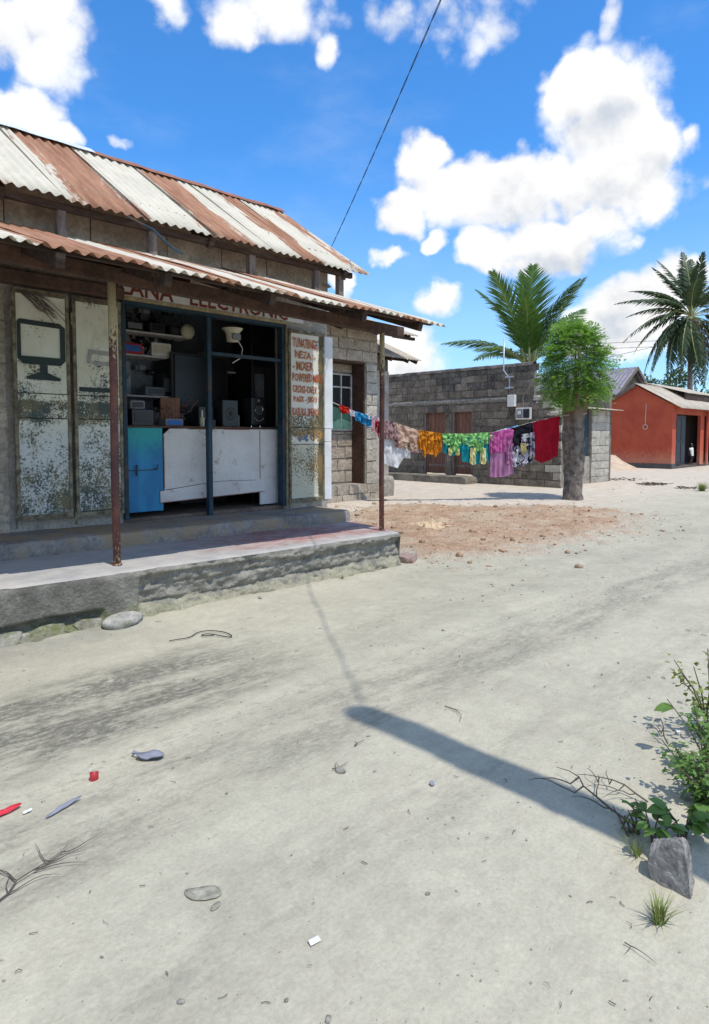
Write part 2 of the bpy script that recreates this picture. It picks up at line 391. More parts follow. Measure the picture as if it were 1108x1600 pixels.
MAT['steel_white'] = pmat('whitewashed_steel', (.62, .60, .58), (.45, .41, .37), 9, .6, 60, .001)
MAT['glass_dark'] = flat('dark_window_glass', (.03, .032, .036), .12, spec=.6)
MAT['galv'] = pmat('galvanised_pipe', (.46, .50, .56), (.36, .39, .44), 9, .4, 60, .001, metal=.4)
MAT['wire'] = flat('black_cable', (.02, .022, .04), .6)
MAT['cord'] = flat('pale_cord', (.55, .52, .48), .8)
MAT['red_wall'] = pmat('red_ochre_paint', (.46, .088, .044), (.40, .070, .038), 1.5, .85, 50, .002, fine=.06, dirt=(.36, .10, .065), dirtlim=(.5, .8))
def red_paint():
    m, k, b = newmat('red_ochre_paint'); p = gridpos(k); u, v, z = k.sep(p)
    n = k.noise(p, 1.5, 6, .6); st = k.noise(k.vm('MULTIPLY', p, (1, 1, .18)), 3.5, 6, .65); f = k.noise(p, 9, 5, .65)
    col = k.mix(k.sstep(n, .35, .65), (.40, .070, .038), (.47, .095, .048)); col = k.mix(k.sstep(st, .5, .75, 0, .45), col, (.30, .058, .038))
    dust = k.sstep(k.m('ADD', z, k.m('MULTIPLY', k.m('SUBTRACT', f, .5), 1.1)), 1.05, .45); col = k.mix(k.m('MULTIPLY', dust, .55), col, (.46, .25, .17)); col = k.mix(k.sstep(f, .66, .74, 0, .6), col, (.50, .22, .15))
    k.put(b.inputs['Base Color'], col); b.inputs['Roughness'].default_value = .88; bump(k, b, f, .006); return m
MAT['red_wall'] = red_paint()
MAT['plinth'] = pmat('dark_grey_plinth_paint', (.10, .095, .095), (.07, .067, .067), 3, .85, 50, .002)
MAT['blue_black'] = pmat('blue_black_door', (.022, .028, .04), (.015, .02, .03), 3, .5, 50, .001)
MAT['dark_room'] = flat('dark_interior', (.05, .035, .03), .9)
MAT['rock'] = pmat('grey_rough_stone', (.38, .36, .33), (.21, .195, .18), 16, .95, 50, .014)
MAT['rust_pipe'] = None

def door_paint():
    """cream over green-black steel, flaking more towards the bottom, rust at the edges"""
    m, k, b = newmat('flaking_door_paint'); p = gridpos(k); u, v, z = k.sep(p)
    n = k.noise(p, 55, 8, .78); lo = k.noise(p, 2.4, 4, .6); mid = k.noise(k.vm('MULTIPLY', p, (1, 1, .45)), 9, 5, .6)
    wear = k.ramp(k.m('DIVIDE', z, 3.2), [(.20, .40), (.24, .62), (.36, .58), (.50, .36), (.53, .80), (.575, .80), (.585, .34), (.70, .30), (.75, .10), (.95, .06)])
    th = k.m('ADD', k.m('MULTIPLY', wear, .34), k.m('ADD', k.m('MULTIPLY', k.m('SUBTRACT', lo, .5), .55), k.m('MULTIPLY', k.m('SUBTRACT', mid, .5), .30)))
    peel = k.sstep(k.m('SUBTRACT', k.m('ADD', th, .32), n), -.012, .03)
    cream = k.mix(k.sstep(k.noise(p, 3, 3), .35, .65), (.58, .56, .43), (.66, .65, .54))
    low = (.57, .59, .55)
    paint = k.mix(k.sstep(z, 1.75, 1.45), cream, low)
    grime = k.noise(k.vm('MULTIPLY', p, (1, 1, .3)), 7, 5, .6)
    paint = k.mix(k.sstep(grime, .55, .8, 0, .55), paint, (.33, .31, .17))
    under = k.mix(k.sstep(k.noise(p, 5, 4), .4, .62), (.06, .078, .07), (.16, .14, .075))
    col = k.mix(peel, paint, under)
    k.put(b.inputs['Base Color'], col); b.inputs['Roughness'].default_value = .62
    bump(k, b, k.m('SUBTRACT', 1., peel), .0012)
    return m
MAT['door'] = door_paint()
def leaf_r_paint():
    m, k, b = newmat('flaking_sign_leaf_paint'); p = gridpos(k); u, v, z = k.sep(p)
    n = k.noise(p, 40, 8, .75); lo = k.noise(p, 3, 4, .6)
    wear = k.ramp(k.m('DIVIDE', z, 3.2), [(.20, .25), (.30, .55), (.42, .66), (.45, .34), (.48, .85), (.56, .80), (.575, .18), (.62, .12), (.95, .05)])
    eu = k.m('MULTIPLY', k.sstep(u, .27, .34), .5)
    th = k.m('ADD', k.m('ADD', k.m('MULTIPLY', wear, .32), eu), k.m('MULTIPLY', k.m('SUBTRACT', lo, .5), .4))
    peel = k.sstep(k.m('SUBTRACT', k.m('ADD', th, .30), n), -.012, .03)
    paint = k.mix(k.sstep(z, 1.5, 1.3), (.66, .63, .54), (.52, .50, .38))
    under = k.mix(k.sstep(lo, .4, .6), (.085, .085, .05), (.22, .15, .06))
    k.put(b.inputs['Base Color'], k.mix(peel, paint, under)); b.inputs['Roughness'].default_value = .65
    bump(k, b, k.m('SUBTRACT', 1., peel), .0012); return m
MAT['leaf_r'] = leaf_r_paint()
MAT['door_edge'] = pmat('rusty_door_frame_steel', (.25, .235, .16), (.10, .075, .05), 12, .8, 60, .002, dirt=(.14, .07, .04), dirtscale=6)
MAT['leaf_white'] = pmat('white_enamel_leaf', (.70, .71, .72), (.60, .60, .58), 3, .6, 60, .001, fine=.05, dirt=(.42, .33, .22), dirtscale=4, dirtlim=(.6, .72))
def pipe_paint():
    """rusty pipe: pale yellow flakes at the top, maroon below"""
    m, k, b = newmat('flaking_maroon_pipe'); p = gridpos(k); u, v, z = k.sep(p)
    n = k.noise(k.vm('MULTIPLY', p, (1, 1, .6)), 55, 6, .7)
    t = k.sstep(z, 1.9, 2.65); t2 = k.sstep(z, .8, .5)
    fl = k.sstep(k.m('ADD', n, k.m('ADD', k.m('MULTIPLY', t, .30), k.m('MULTIPLY', t2, .10))), .62, .70)
    base = k.mix(k.sstep(k.noise(p, 6, 4), .35, .65), (.10, .042, .038), (.17, .07, .05))
    k.put(b.inputs['Base Color'], k.mix(fl, base, (.50, .42, .24))); b.inputs['Roughness'].default_value = .7
    bump(k, b, fl, .001); return m
MAT['pipe'] = pipe_paint()

def sand():
    m, k, b = newmat('pale_dusty_sand'); p = gridpos(k); u, v, z = k.sep(p)
    flatp = k.comb(u, v, 0.)
    sp = k.comb(k.m('MULTIPLY', u, .28), v, 0.)                    # streaked along the road
    big = k.noise(flatp, .55, 5, .55); mid = k.noise(flatp, 3.2, 6, .62); fine = k.noise(flatp, 60, 4, .7); st = k.noise(sp, 5.5, 6, .65)
    col = k.mix(k.sstep(big, .3, .7), (.432, .40, .308), (.358, .333, .26))
    pk = k.noise(flatp, 1.3, 6, .65); col = k.mix(k.sstep(pk, .42, .66, 0, .38), col, (.32, .30, .235)); fs = k.noise(k.comb(k.m('MULTIPLY', u, .5), k.m('MULTIPLY', v, 3.), 0.), 6., 6, .7); col = k.mix(k.sstep(fs, .52, .74, 0, .35), col, (.24, .228, .18))
    col = k.mix(k.sstep(mid, .35, .7, 0, .55), col, (.45, .425, .325))
    wob = k.m('MULTIPLY', k.m('SUBTRACT', k.noise(k.comb(k.m('MULTIPLY', u, .5), 0., 0.), 1., 3), .5), .5)
    vv = k.m('ADD', v, wob)
    def band(c, w, soft): return k.sstep(k.m('ABSOLUTE', k.m('SUBTRACT', vv, c)), w + soft, w)
    dark = k.m('MULTIPLY', band(-1.42, .30, .35), k.m('MULTIPLY', k.sstep(st, .30, .58), k.sstep(u, -2.4, -3.9, .2, 1.25)))
    dark2 = k.m('MULTIPLY', band(-2.5, .10, .32), k.sstep(st, .33, .64, .1, .7))
    dark3 = k.m('MULTIPLY', band(-3.35, .06, .22), k.sstep(st, .42, .66, 0., .4))
    dk = k.m('MAXIMUM', dark, k.m('MAXIMUM', dark2, dark3))
    dk = k.m('MULTIPLY', dk, k.sstep(k.noise(k.comb(k.m('MULTIPLY', u, .45), v, 0.), 34, 6, .78), .34, .60, .25, 1.0))
    col = k.mix(k.m('MULTIPLY', dk, .95), col, (.155, .146, .118))
    # darker grey strip along the foot of the veranda
    foot_strip = k.m('MULTIPLY', k.m('MULTIPLY', k.sstep(v, -.62, -.1), k.sstep(v, 1.2, .3)), k.m('MULTIPLY', k.sstep(u, -2.9, -3.7), k.sstep(mid, .3, .6)))
    col = k.mix(k.m('MULTIPLY', foot_strip, .6), col, (.21, .20, .175))
    # yard beyond the road is a little pinker
    col = k.mix(k.m('MULTIPLY', k.sstep(v, -.8, 2.0), k.sstep(u, .5, 3.5)), col, k.mix(k.sstep(mid, .35, .65), (.46, .39, .31), (.53, .465, .375)))
    col = k.vm('SCALE', col, k.sstep(k.noise(flatp, 12, 7, .68), .32, .68, .97, 1.10)); tr = k.m('MULTIPLY', k.m('MAXIMUM', band(-2.08, .035, .05), band(-2.28, .03, .05)), k.m('MULTIPLY', k.sstep(k.noise(k.comb(k.m('MULTIPLY', u, 3.), k.m('MULTIPLY', v, 8.), 0.), 5, 5, .7), .45, .65), .45)); col = k.mix(tr, col, (.20, .188, .15))
    col = k.vm('SCALE', col, k.sstep(fine, .2, .8, .87, 1.10))
    sp_ = k.voro(flatp, 75).outputs['Distance']; grit = k.m('MULTIPLY', k.sstep(sp_, .16, .10), k.sstep(k.noise(flatp, 2.1, 3), .5, .62))
    col = k.mix(k.m('MULTIPLY', grit, .55), col, (.22, .20, .18))
    k.put(b.inputs['Base Color'], col); b.inputs['Roughness'].default_value = 1.0; b.inputs['Specular IOR Level'].default_value = .1
    h = k.m('ADD', k.m('MULTIPLY', fine, .35), k.m('ADD', k.m('MULTIPLY', k.noise(flatp, 16, 5, .65), 1.2), k.m('MULTIPLY', k.noise(sp, 9, 4, .6), .8)))
    bump(k, b, h, .010, .5); return m
MAT['sand'] = sand()
MAT['soil'] = pmat('red_brown_soil', (.47, .325, .215), (.33, .215, .14), 5, 1, 40, .02, fine=.3, spec=.1, dirt=(.50, .41, .30), dirtscale=1.6, dirtlim=(.42, .68))
def soil_mat():
    m, k, b = newmat('red_brown_soil'); p = gridpos(k); a = k.node('ShaderNodeAttribute', attribute_name='edge').outputs['Fac']
    n = k.noise(p, 5, 6, .65); f = k.noise(p, 40, 4, .65); d = k.noise(p, 1.6, 6, .6)
    col = k.mix(k.sstep(n, .3, .7), (.33, .215, .14), (.46, .32, .215)); col = k.mix(k.sstep(d, .42, .68, 0, .8), col, (.49, .40, .29))
    e = k.sstep(k.m('ADD', a, k.m('MULTIPLY', k.m('SUBTRACT', n, .5), 1.1)), .05, .55)
    col = k.mix(e, (.44, .385, .30), col); col = k.vm('SCALE', col, k.sstep(f, .25, .75, .72, 1.25))
    k.put(b.inputs['Base Color'], col); b.inputs['Roughness'].default_value = 1; b.inputs['Specular IOR Level'].default_value = .1
    bump(k, b, k.m('ADD', f, k.m('MULTIPLY', k.noise(p, 12, 5, .65), 1.6)), .02); return m
MAT['soil'] = soil_mat()
MAT['clod'] = pmat('soil_clod', (.44, .31, .21), (.30, .195, .13), 9, 1, 60, .01, spec=.1)
MAT['pebble'] = pmat('road_grit', (.38, .36, .30), (.20, .19, .165), 9, .95, 60, .004, spec=.2)
def platform_top():
    m, k, b = newmat('worn_cement_veranda_top'); p = gridpos(k); u, v, z = k.sep(p)
    n = k.noise(p, 5, 6, .65); g = k.mix(k.sstep(n, .3, .7), (.44, .42, .39), (.33, .32, .31))
    rd = k.mix(k.sstep(n, .3, .7), (.36, .17, .15), (.30, .125, .115))
    f = k.m('MULTIPLY', k.sstep(k.m('ADD', u, k.m('MULTIPLY', k.m('SUBTRACT', k.noise(p, 2, 4), .5), 1.6)), -2.7, -1.3), k.sstep(k.m('ADD', v, k.m('MULTIPLY', k.m('SUBTRACT', k.noise(p, 7, 5), .5), .5)), .08, .30))
    f = k.m('MULTIPLY', f, k.sstep(k.noise(p, 11, 5, .7), .3, .6, .45, 1.))
    dust = k.sstep(k.noise(k.vm('MULTIPLY', p, (.5, 1, 1)), 3.5, 6, .65), .40, .72, 0, .75)
    col = k.mix(f, g, rd); col = k.mix(dust, col, (.50, .46, .41))
    k.put(b.inputs['Base Color'], col); b.inputs['Roughness'].default_value = .85
    bump(k, b, k.noise(p, 30, 6, .65), .008); return m
MAT['plat_top'] = platform_top()
def platform_face():
    m, k, b = newmat('crumbling_cement_face'); p = gridpos(k); u, v, z = k.sep(p)
    n = k.noise(p, 6, 7, .65); f = k.noise(p, 45, 4, .65)
    col = k.mix(k.sstep(n, .32, .68), (.27, .255, .215), (.165, .155, .13))
    lay = k.noise(k.vm('MULTIPLY', p, (.6, .6, 3.)), 8, 5, .6)
    col = k.mix(k.sstep(lay, .55, .72, 0, .6), col, (.36, .325, .25))
    zz = k.m('ADD', z, k.m('MULTIPLY', k.m('SUBTRACT', n, .5), .35))
    col = k.mix(k.sstep(zz, .17, .05, 0, .7), col, (.32, .295, .20))
    moss = k.m('MULTIPLY', k.sstep(zz, .20, .06), k.m('MULTIPLY', k.sstep(u, -2.6, -3.6), k.sstep(k.noise(p, 9, 5, .7), .42, .6)))
    col = k.mix(k.m('MULTIPLY', moss, .8), col, (.14, .165, .06))
    col = k.vm('SCALE', col, k.m('MULTIPLY', k.sstep(f, .2, .8, .78, 1.2), k.sstep(u, -3.6, -3.1, .72, 1.12)))
    k.put(b.inputs['Base Color'], col); b.inputs['Roughness'].default_value = .97
    bump(k, b, k.m('ADD', f, k.m('MULTIPLY', k.noise(p, 18, 5, .65), 1.6)), .012); return m
MAT['plat_face'] = platform_face()
MAT['step'] = pmat('brown_worn_step', (.30, .27, .235), (.20, .18, .16), 3, .9, 40, .008, dirt=(.34, .25, .155), dirtscale=2.6, dirtlim=(.44, .62))

def leafmat(name, c, c2, trans=.35, rough=.5):
    m, k, b = newmat(name); p = gridpos(k)
    n = k.noise(p, 9, 3); g = k.node('ShaderNodeNewGeometry')
    rnd = g.outputs['Random Per Island']
    col = k.mix(k.m('MULTIPLY', k.m('ADD', n, rnd), .5), c2, c)
    k.put(b.inputs['Base Color'], col); b.inputs['Roughness'].default_value = rough
    tr = k.node('ShaderNodeBsdfTranslucent'); k.put(tr.inputs[0], k.vm('SCALE', col, 1.25))
    mx = k.node('ShaderNodeMixShader'); mx.inputs[0].default_value = trans
    out = [n_ for n_ in k.n if n_.type == 'OUTPUT_MATERIAL'][0]
    k.l.new(b.outputs[0], mx.inputs[1]); k.l.new(tr.outputs[0], mx.inputs[2]); k.l.new(mx.outputs[0], out.inputs[0]); return m
MAT['moringa'] = leafmat('bright_feathery_leaf', (.29, .48, .08), (.085, .20, .035))
MAT['palm_leaf'] = leafmat('coconut_leaf', (.12, .215, .04), (.05, .115, .02), .3, .4)
MAT['palm_far'] = leafmat('dusty_coconut_leaf', (.06, .095, .035), (.025, .045, .018), .2, .5)
MAT['palm_yellow'] = leafmat('yellowing_coconut_leaf', (.36, .30, .05), (.22, .21, .05), .3, .5)
MAT['palm_dead'] = leafmat('dead_coconut_leaf', (.24, .15, .09), (.15, .09, .055), .15, .8)
MAT['rachis'] = flat('palm_midrib', (.33, .33, .12), .5)
MAT['bush'] = leafmat('dark_bush_leaf', (.075, .13, .035), (.035, .07, .02), .2)
MAT['weed'] = leafmat('roadside_weed_leaf', (.18, .30, .07), (.09, .18, .04), .35)
MAT['weed_y'] = leafmat('yellowish_bush_leaf', (.24, .27, .06), (.13, .19, .04), .3)
MAT['grass'] = leafmat('dry_green_grass', (.30, .34, .10), (.16, .22, .06), .25)
MAT['twig'] = flat('dry_twig', (.13, .10, .08), .9, .3)
def bark():
    m, k, b = newmat('rough_dark_bark'); p = gridpos(k); u, v, z = k.sep(p)
    n = k.noise(p, 7, 7, .7); c = k.noise(k.vm('MULTIPLY', p, (1, 1, .45)), 22, 5, .7)
    col = k.mix(k.sstep(n, .38, .62), (.27, .23, .195), (.115, .095, .082))
    col = k.mix(k.sstep(c, .55, .7, 0, .7), col, (.36, .31, .27))
    col = k.mix(k.sstep(z, 1.75, 2.1), col, (.24, .17, .12))
    k.put(b.inputs['Base Color'], col); b.inputs['Roughness'].default_value = .98
    bump(k, b, k.m('ADD', c, n), .05); return m
MAT['bark'] = bark()
MAT['palm_trunk'] = pmat('grey_palm_trunk', (.25, .21, .19), (.15, .125, .115), 4, .95, 30, .02, stretch=(1, 1, 5))
MAT['pole_wood'] = pmat('utility_pole_timber', (.22, .17, .13), (.13, .10, .08), 5, .9, 40, .004, stretch=(5, 5, .5))

# ================================================================ GROUND
def ground():
    def axis(lo, hi, step, far):
        core = np.arange(lo, hi, step); out = [core]
        s = step; p = hi; L = []
        while p < far: L.append(p); s *= 1.16; p += s
        s = step; p = lo; L2 = []
        while p > -far: s *= 1.16; p -= s; L2.append(p)
        return np.array(L2[::-1] + core.tolist() + L)
    xs = axis(-4.2, 4.2, .035, 900); ys = axis(1.0, 9.5, .035, 1200)
    X, Y = np.meshgrid(xs, ys); x = X - ORG.x; y = Y - ORG.y
    u = x*UX + y*UY; v = -x*UY + y*UX
    near = 1 - sm(12, 30, np.hypot(X, Y))
    h = .016*fbm(u*.35, v*.6, 3) + .008*fbm(u*1.1+9, v*2.2, 4) + .006*fbm(X*6, Y*6, 4, .6)
    vw = v + .12*np.sin(u*.9) + .15*vn(u*.6, v*0+3)
    for c, w, a in ((-1.35, .22, .018), (-2.5, .16, .009), (-3.3, .14, .005), (-2.05, .1, .006)):
        h = h - a*np.exp(-((vw-c)/w)**2) + a*.5*np.exp(-((vw-c-w*1.5)/(w*.7))**2)
    # foot prints and scuffs
    for i in range(70):
        fx, fy = RNG.uniform(-1.6, 1.7), RNG.uniform(1.7, 5.5); t = RNG.uniform(0, 3.14); c, s_ = math.cos(t), math.sin(t)
        a = (X-fx)*c + (Y-fy)*s_; b = -(X-fx)*s_ + (Y-fy)*c
        e = (a/.11)**2 + (b/.05)**2
        h = h - RNG.uniform(.002, .007)*np.exp(-e**2) + .003*np.exp(-((e-1.5)/.6)**2)
    e = ((X+.47)/.07)**2 + ((Y-2.06)/.05)**2; h = h - .018*np.exp(-e**2)
    Z = terr(Y) + h*near
    # sand banked against the foot of the veranda, and lifted at the verge on the right
    Z = Z + .03*np.exp(-((v+.05)/.16)**2)*(u < .1)*near
    Z = Z + .02*sm(1.0, 2.2, X - .35*(Y-2))*(1-sm(5, 8, Y))
    ny, nx = X.shape; V = np.stack([X, Y, Z], -1).reshape(-1, 3)
    i = np.arange(ny-1)[:, None]*nx + np.arange(nx-1)[None]; i = i.ravel()
    me = np_mesh('ground', V, np.stack([i, i+1, i+nx+1, i+nx], -1), MAT['sand'], True)
    o = bpy.data.objects.new('ground', me); COL.objects.link(o); o['kind'] = 'structure'
    return xs, ys, Z
GXS, GYS, GZ = ground()
def gh(x, y):      # ground height at a world point
    i = min(max(int(np.searchsorted(GXS, x)), 1), len(GXS)-1); j = min(max(int(np.searchsorted(GYS, y)), 1), len(GYS)-1)
    a = (x-GXS[i-1])/(GXS[i]-GXS[i-1]); b = (y-GYS[j-1])/(GYS[j]-GYS[j-1])
    return float((GZ[j-1, i-1]*(1-a)+GZ[j-1, i]*a)*(1-b) + (GZ[j, i-1]*(1-a)+GZ[j, i]*a)*b)
def ghu(u, v): p = BW(u, v); return gh(p.x, p.y)

SOIL = [(1.6, 3.2), (2.7, 3.95), (3.9, 3.95), (5.4, 2.4), (6.6, 1.2), (6.0, -.5), (4.4, -1.05), (3.0, -.85), (1.5, -.45), (.35, -.25), (.25, .25), (.5, 1.2), (.9, 2.4)]
def soil_patch():
    n = 190; us = np.linspace(-.1, 7.3, n); vs = np.linspace(-1.6, 4.5, n); U, V = np.meshgrid(us, vs)
    # signed distance to outline
    P = np.array(SOIL); Q = np.roll(P, -1, 0); d = np.full(U.shape, 9.); ins = np.zeros(U.shape, bool)
    for (ax, ay), (bx, by) in zip(P, Q):
        ex, ey = bx-ax, by-ay; t = np.clip(((U-ax)*ex+(V-ay)*ey)/(ex*ex+ey*ey), 0, 1)
        d = np.minimum(d, np.hypot(U-ax-t*ex, V-ay-t*ey))
        c = ((ay > V) != (by > V)) & (U < (bx-ax)*(V-ay)/(by-ay+1e-9)+ax); ins ^= c
    sd_ = np.where(ins, d, -d) + .45*fbm(U*1.6, V*1.6, 4) + .35*fbm(U*6, V*6, 4, .6)
    wx = ORG.x + U*UX - V*UY; wy = ORG.y + U*UY + V*UX
    g = np.array([[gh(a, b) for a, b in zip(r1, r2)] for r1, r2 in zip(wx, wy)])
    Z = g + np.clip(sd_*.09, -.06, .035) + sm(-.05, .5, sd_)*(.055*np.maximum(fbm(U*3.2, V*3.2, 5, .6), -.2) + .012)
    i = (np.arange(n-1)[:, None]*n + np.arange(n-1)[None]).ravel()
    me = np_mesh('soil_patch', np.stack([U, V, Z], -1).reshape(-1, 3), np.stack([i, i+1, i+n+1, i+n], -1), MAT['soil'], True)
    at = me.attributes.new('edge', 'FLOAT', 'POINT'); at.data.foreach_set('value', sd_.ravel().astype(np.float32))
    keep = (sd_ > -.3)
    b = bmesh.new(); b.from_mesh(me); b.verts.ensure_lookup_table(); kf = keep.ravel()
    bmesh.ops.delete(b, geom=[b.verts[q] for q in np.where(~kf)[0]], context='VERTS'); b.to_mesh(me); b.free()
    o = bpy.data.objects.new('soil_patch', me); COL.objects.link(o); o['kind'] = 'structure'
    o.location = BW(0, 0, 0); o.rotation_euler = (0, 0, ANG)
    return us, vs, Z, sd_
SU, SV, SZ, SD = soil_patch()
# lumps: deformed low-poly stones joined as stuff
def lumps(name, pts, mat):
    b = bmesh.new(); bmesh.ops.create_icosphere(b, subdivisions=1, radius=1); b.verts.index_update()
    bv = np.array([q.co[:] for q in b.verts]); bf = np.array([[w.index for w in f.verts] for f in b.faces]); b.free()
    Vs = []; Fs = []; k = 0
    for (u, v, z, r) in pts:
        s = r*RNG.uniform(.55, 1.25, 3); s[2] *= .7
        q = bv*(1 + RNG.uniform(-.28, .28, (len(bv), 1))); q = q*s
        a = RNG.uniform(0, 6.28); c, sn = math.cos(a), math.sin(a)
        q = np.stack([q[:, 0]*c-q[:, 1]*sn, q[:, 0]*sn+q[:, 1]*c, q[:, 2]], -1) + (u, v, z)
        Vs.append(q); Fs.append(bf+k); k += len(bv)
    me = np_mesh(name, np.concatenate(Vs), np.concatenate(Fs), mat)
    o = bpy.data.objects.new(name, me); COL.objects.link(o); o['kind'] = 'stuff'
    o.location = BW(0, 0, 0); o.rotation_euler = (0, 0, ANG); return o
pts = []
n_ = 0
while n_ < 1300:
    i, j = RNG.integers(0, len(SV)), RNG.integers(0, len(SU))
    if SD[i, j] > RNG.uniform(-.75, .4):
        r = min(.009/(RNG.random()**.55+.06), .065)*.85
        pts.append((SU[j]+RNG.uniform(-.02, .02), SV[i], (SZ[i, j] if SD[i, j] > .02 else ghu(SU[j], SV[i]))+r*.15, r)); n_ += 1
lumps('soil_clods', pts, MAT['clod'])
pts = []
for i in range(2200):
    if i < 1300: x, y = RNG.uniform(-2.5, 2.2), 1.6 + 6*RNG.random()**1.3
    else: y = RNG.uniform(6, 22); x = RNG.uniform(-.1, .55)*y
    if y > 5 and -1.0 < ((y-ORG.y)*UX-(x-ORG.x)*UY) and ((x-ORG.x)*UX+(y-ORG.y)*UY) < .3: continue
    r = min(.0022/(RNG.random()**.5+.08), .014)*(1 if y < 6 else 2.0)
    p = Vector((x-ORG.x, y-ORG.y)); pts.append((p.x*UX+p.y*UY, -p.x*UY+p.y*UX, gh(x, y)+r*.2, r))
lumps('road_grit', pts, MAT['pebble'])
def litter():
    V = []; F = []
    for i in range(170):
        y = 1.65 + 7*RNG.random()**1.5; x = RNG.uniform(-.6, .6)*y
        if i % 4 == 0: x = .36*y + abs(RNG.normal())*.12*y; 
        px, py = x-ORG.x, y-ORG.y
        if -px*UY+py*UX > -.12 and px*UX+py*UY < .3: continue
        z = gh(x, y)+.003; a = RNG.uniform(0, 6.28); L = RNG.uniform(.006, .03)*(1 if y < 4 else 1.6); w = RNG.uniform(.0006, .0016)*(1 if y < 4 else 2.0); c, s_ = math.cos(a), math.sin(a); k = len(V); b = RNG.uniform(-.3, .3)*L; h = RNG.uniform(.001, .008)
        for t, o in ((-.5, 0), (0, b), (.5, 0)):
            cx, cy = x+c*L*t-s_*o, y+s_*L*t+c*o; zz = z+h*(1-abs(t))
            V += [(cx-s_*w, cy+c*w, zz), (cx+s_*w, cy-c*w, zz), (cx, cy, zz+w*1.2)]
        for q in range(2):
            for j in range(3): p0 = k+q*3+j; p1 = k+q*3+(j+1) % 3; F.append((p0, p1, p1+3, p0+3))
    me = np_mesh('dry_litter_bits', np.array(V), np.array(F), MAT['twig']); o = bpy.data.objects.new('dry_litter_bits', me); COL.objects.link(o); o['kind'] = 'stuff'
litter()

# ================================================================ blocks
def block_mesh(i, mat):
    """unit block: face at y=0 looking to -y, rough uneven front, length x, height z"""
    rr = np.random.default_rng(100+i); nx, nz = 5, 4; V = []; F = []
    for j in range(nz):
        for a in range(nx):
            x = a/(nx-1)-.5; z = j/(nz-1)-.5; e = (a in (0, nx-1)) or (j in (0, nz-1))
            x += rr.uniform(-.018, .018); z += rr.uniform(-.042, .042)
            if e: V.append((x*.99, .06 + rr.uniform(0, .07), z*.98))
            else: V.append((x, rr.uniform(-.02, .05), z))
    for j in range(nz-1):
        for a in range(nx-1): q = j*nx+a; F.append((q, q+1, q+nx+1, q+nx))
    rim = list(range(nx)) + [nx*(j+1)-1 for j in range(1, nz)] + [nx*nz-2-a for a in range(nx-1)] + [nx*(nz-1-j) for j in range(1, nz-1)]
    k = len(V)
    for q in rim: x, y, z = V[q]; V.append((x*1.01, 1., z*1.01))
    m = len(rim)
    for a in range(m): b = (a+1) % m; F.append((rim[b], rim[a], k+a, k+b))
    me = mesh_from('block', V, F, mat); return me
BL = {}
def block(parent, u, v, z, ln, h, mat, face='v', depth=.05, yaw=0):
    """front face centre at (u,v,z); face 'v' looks to -v, 'u' looks to -u"""
    key = mat
    if key not in BL: BL[key] = [block_mesh(i, MAT[mat]) for i in range(9)]
    ob = bpy.data.objects.new('block', random.choice(BL[key])); COL.objects.link(ob); ob.parent = parent
    o = ORIGIN[parent.name]; ob.location = (u-o.x, v-o.y, z-o.z); ob.scale = (ln, depth, h)
    ob.rotation_euler = (0, 0, (R(-90) if face == 'u' else 0) + yaw)
    if random.random() < .5: ob.rotation_euler.y = math.pi
    ob.rotation_euler.y += random.uniform(-.012, .012); ob.location.z += random.uniform(-.006, .006)
    return ob

# ================================================================ TEXT
def text_tris(s):
    c = bpy.data.curves.new('t', 'FONT'); c.body = s; c.size = 1; c.offset = .018; c.resolution_u = 2
    o = bpy.data.objects.new('t', c); COL.objects.link(o)
    dg = bpy.context.evaluated_depsgraph_get(); me = bpy.data.meshes.new_from_object(o.evaluated_get(dg))
    v = [tuple(q.co) for q in me.vertices]; f = [tuple(p.vertices) for p in me.polygons]
    bpy.data.objects.remove(o); bpy.data.curves.remove(c); bpy.data.meshes.remove(me)
    return np.array(v), f
def letters(s, u0, u1, z0, z1, v, mat, parent, slant=0, wob=.004, name='lettering'):
    V, F = text_tris(s); mn = V.min(0); mx = V.max(0)
    a = (V[:, 0]-mn[0])/(mx[0]-mn[0]); b = (V[:, 1]-mn[1])/(mx[1]-mn[1])
    u = u0 + a*(u1-u0) + wob*np.sin(b*5+a*9); z = z0 + b*(z1-z0) + slant*a + wob*np.sin(a*23+b*2) + wob*.6*np.sin(a*61)
    m = MB(); n = len(u)
    m.v = [(u[i], v, z[i]) for i in range(n)] + [(u[i], v+.0015, z[i]) for i in range(n)]
    m.f = [tuple(f) for f in F] + [tuple(reversed([q+n for q in f])) for f in F]
    return m.build(name, mat, parent)
MAT['letter_red'] = pmat('orange_red_lettering', (.40, .055, .02), (.48, .16, .03), 7, .6, 40, 0, .1)
MAT['letter_brown'] = pmat('red_brown_lettering', (.22, .04, .025), (.15, .03, .02), 5, .7, 40, 0, .1)
MAT['letter_faint'] = pmat('faded_orange_number', (.40, .20, .05), (.24, .19, .12), 18, .7, 40, 0, .1)
MAT['letter_blue'] = pmat('faded_blue_number', (.06, .14, .36), (.16, .20, .22), 18, .7, 40, 0, .1)
MAT['icon'] = pmat('black_green_stencil', (.02, .032, .03), (.03, .045, .04), 5, .6, 40, 0, .1)
MAT['icon_grey'] = pmat('faded_grey_stencil', (.25, .26, .25), (.33, .33, .30), 9, .7, 40, 0, .1)


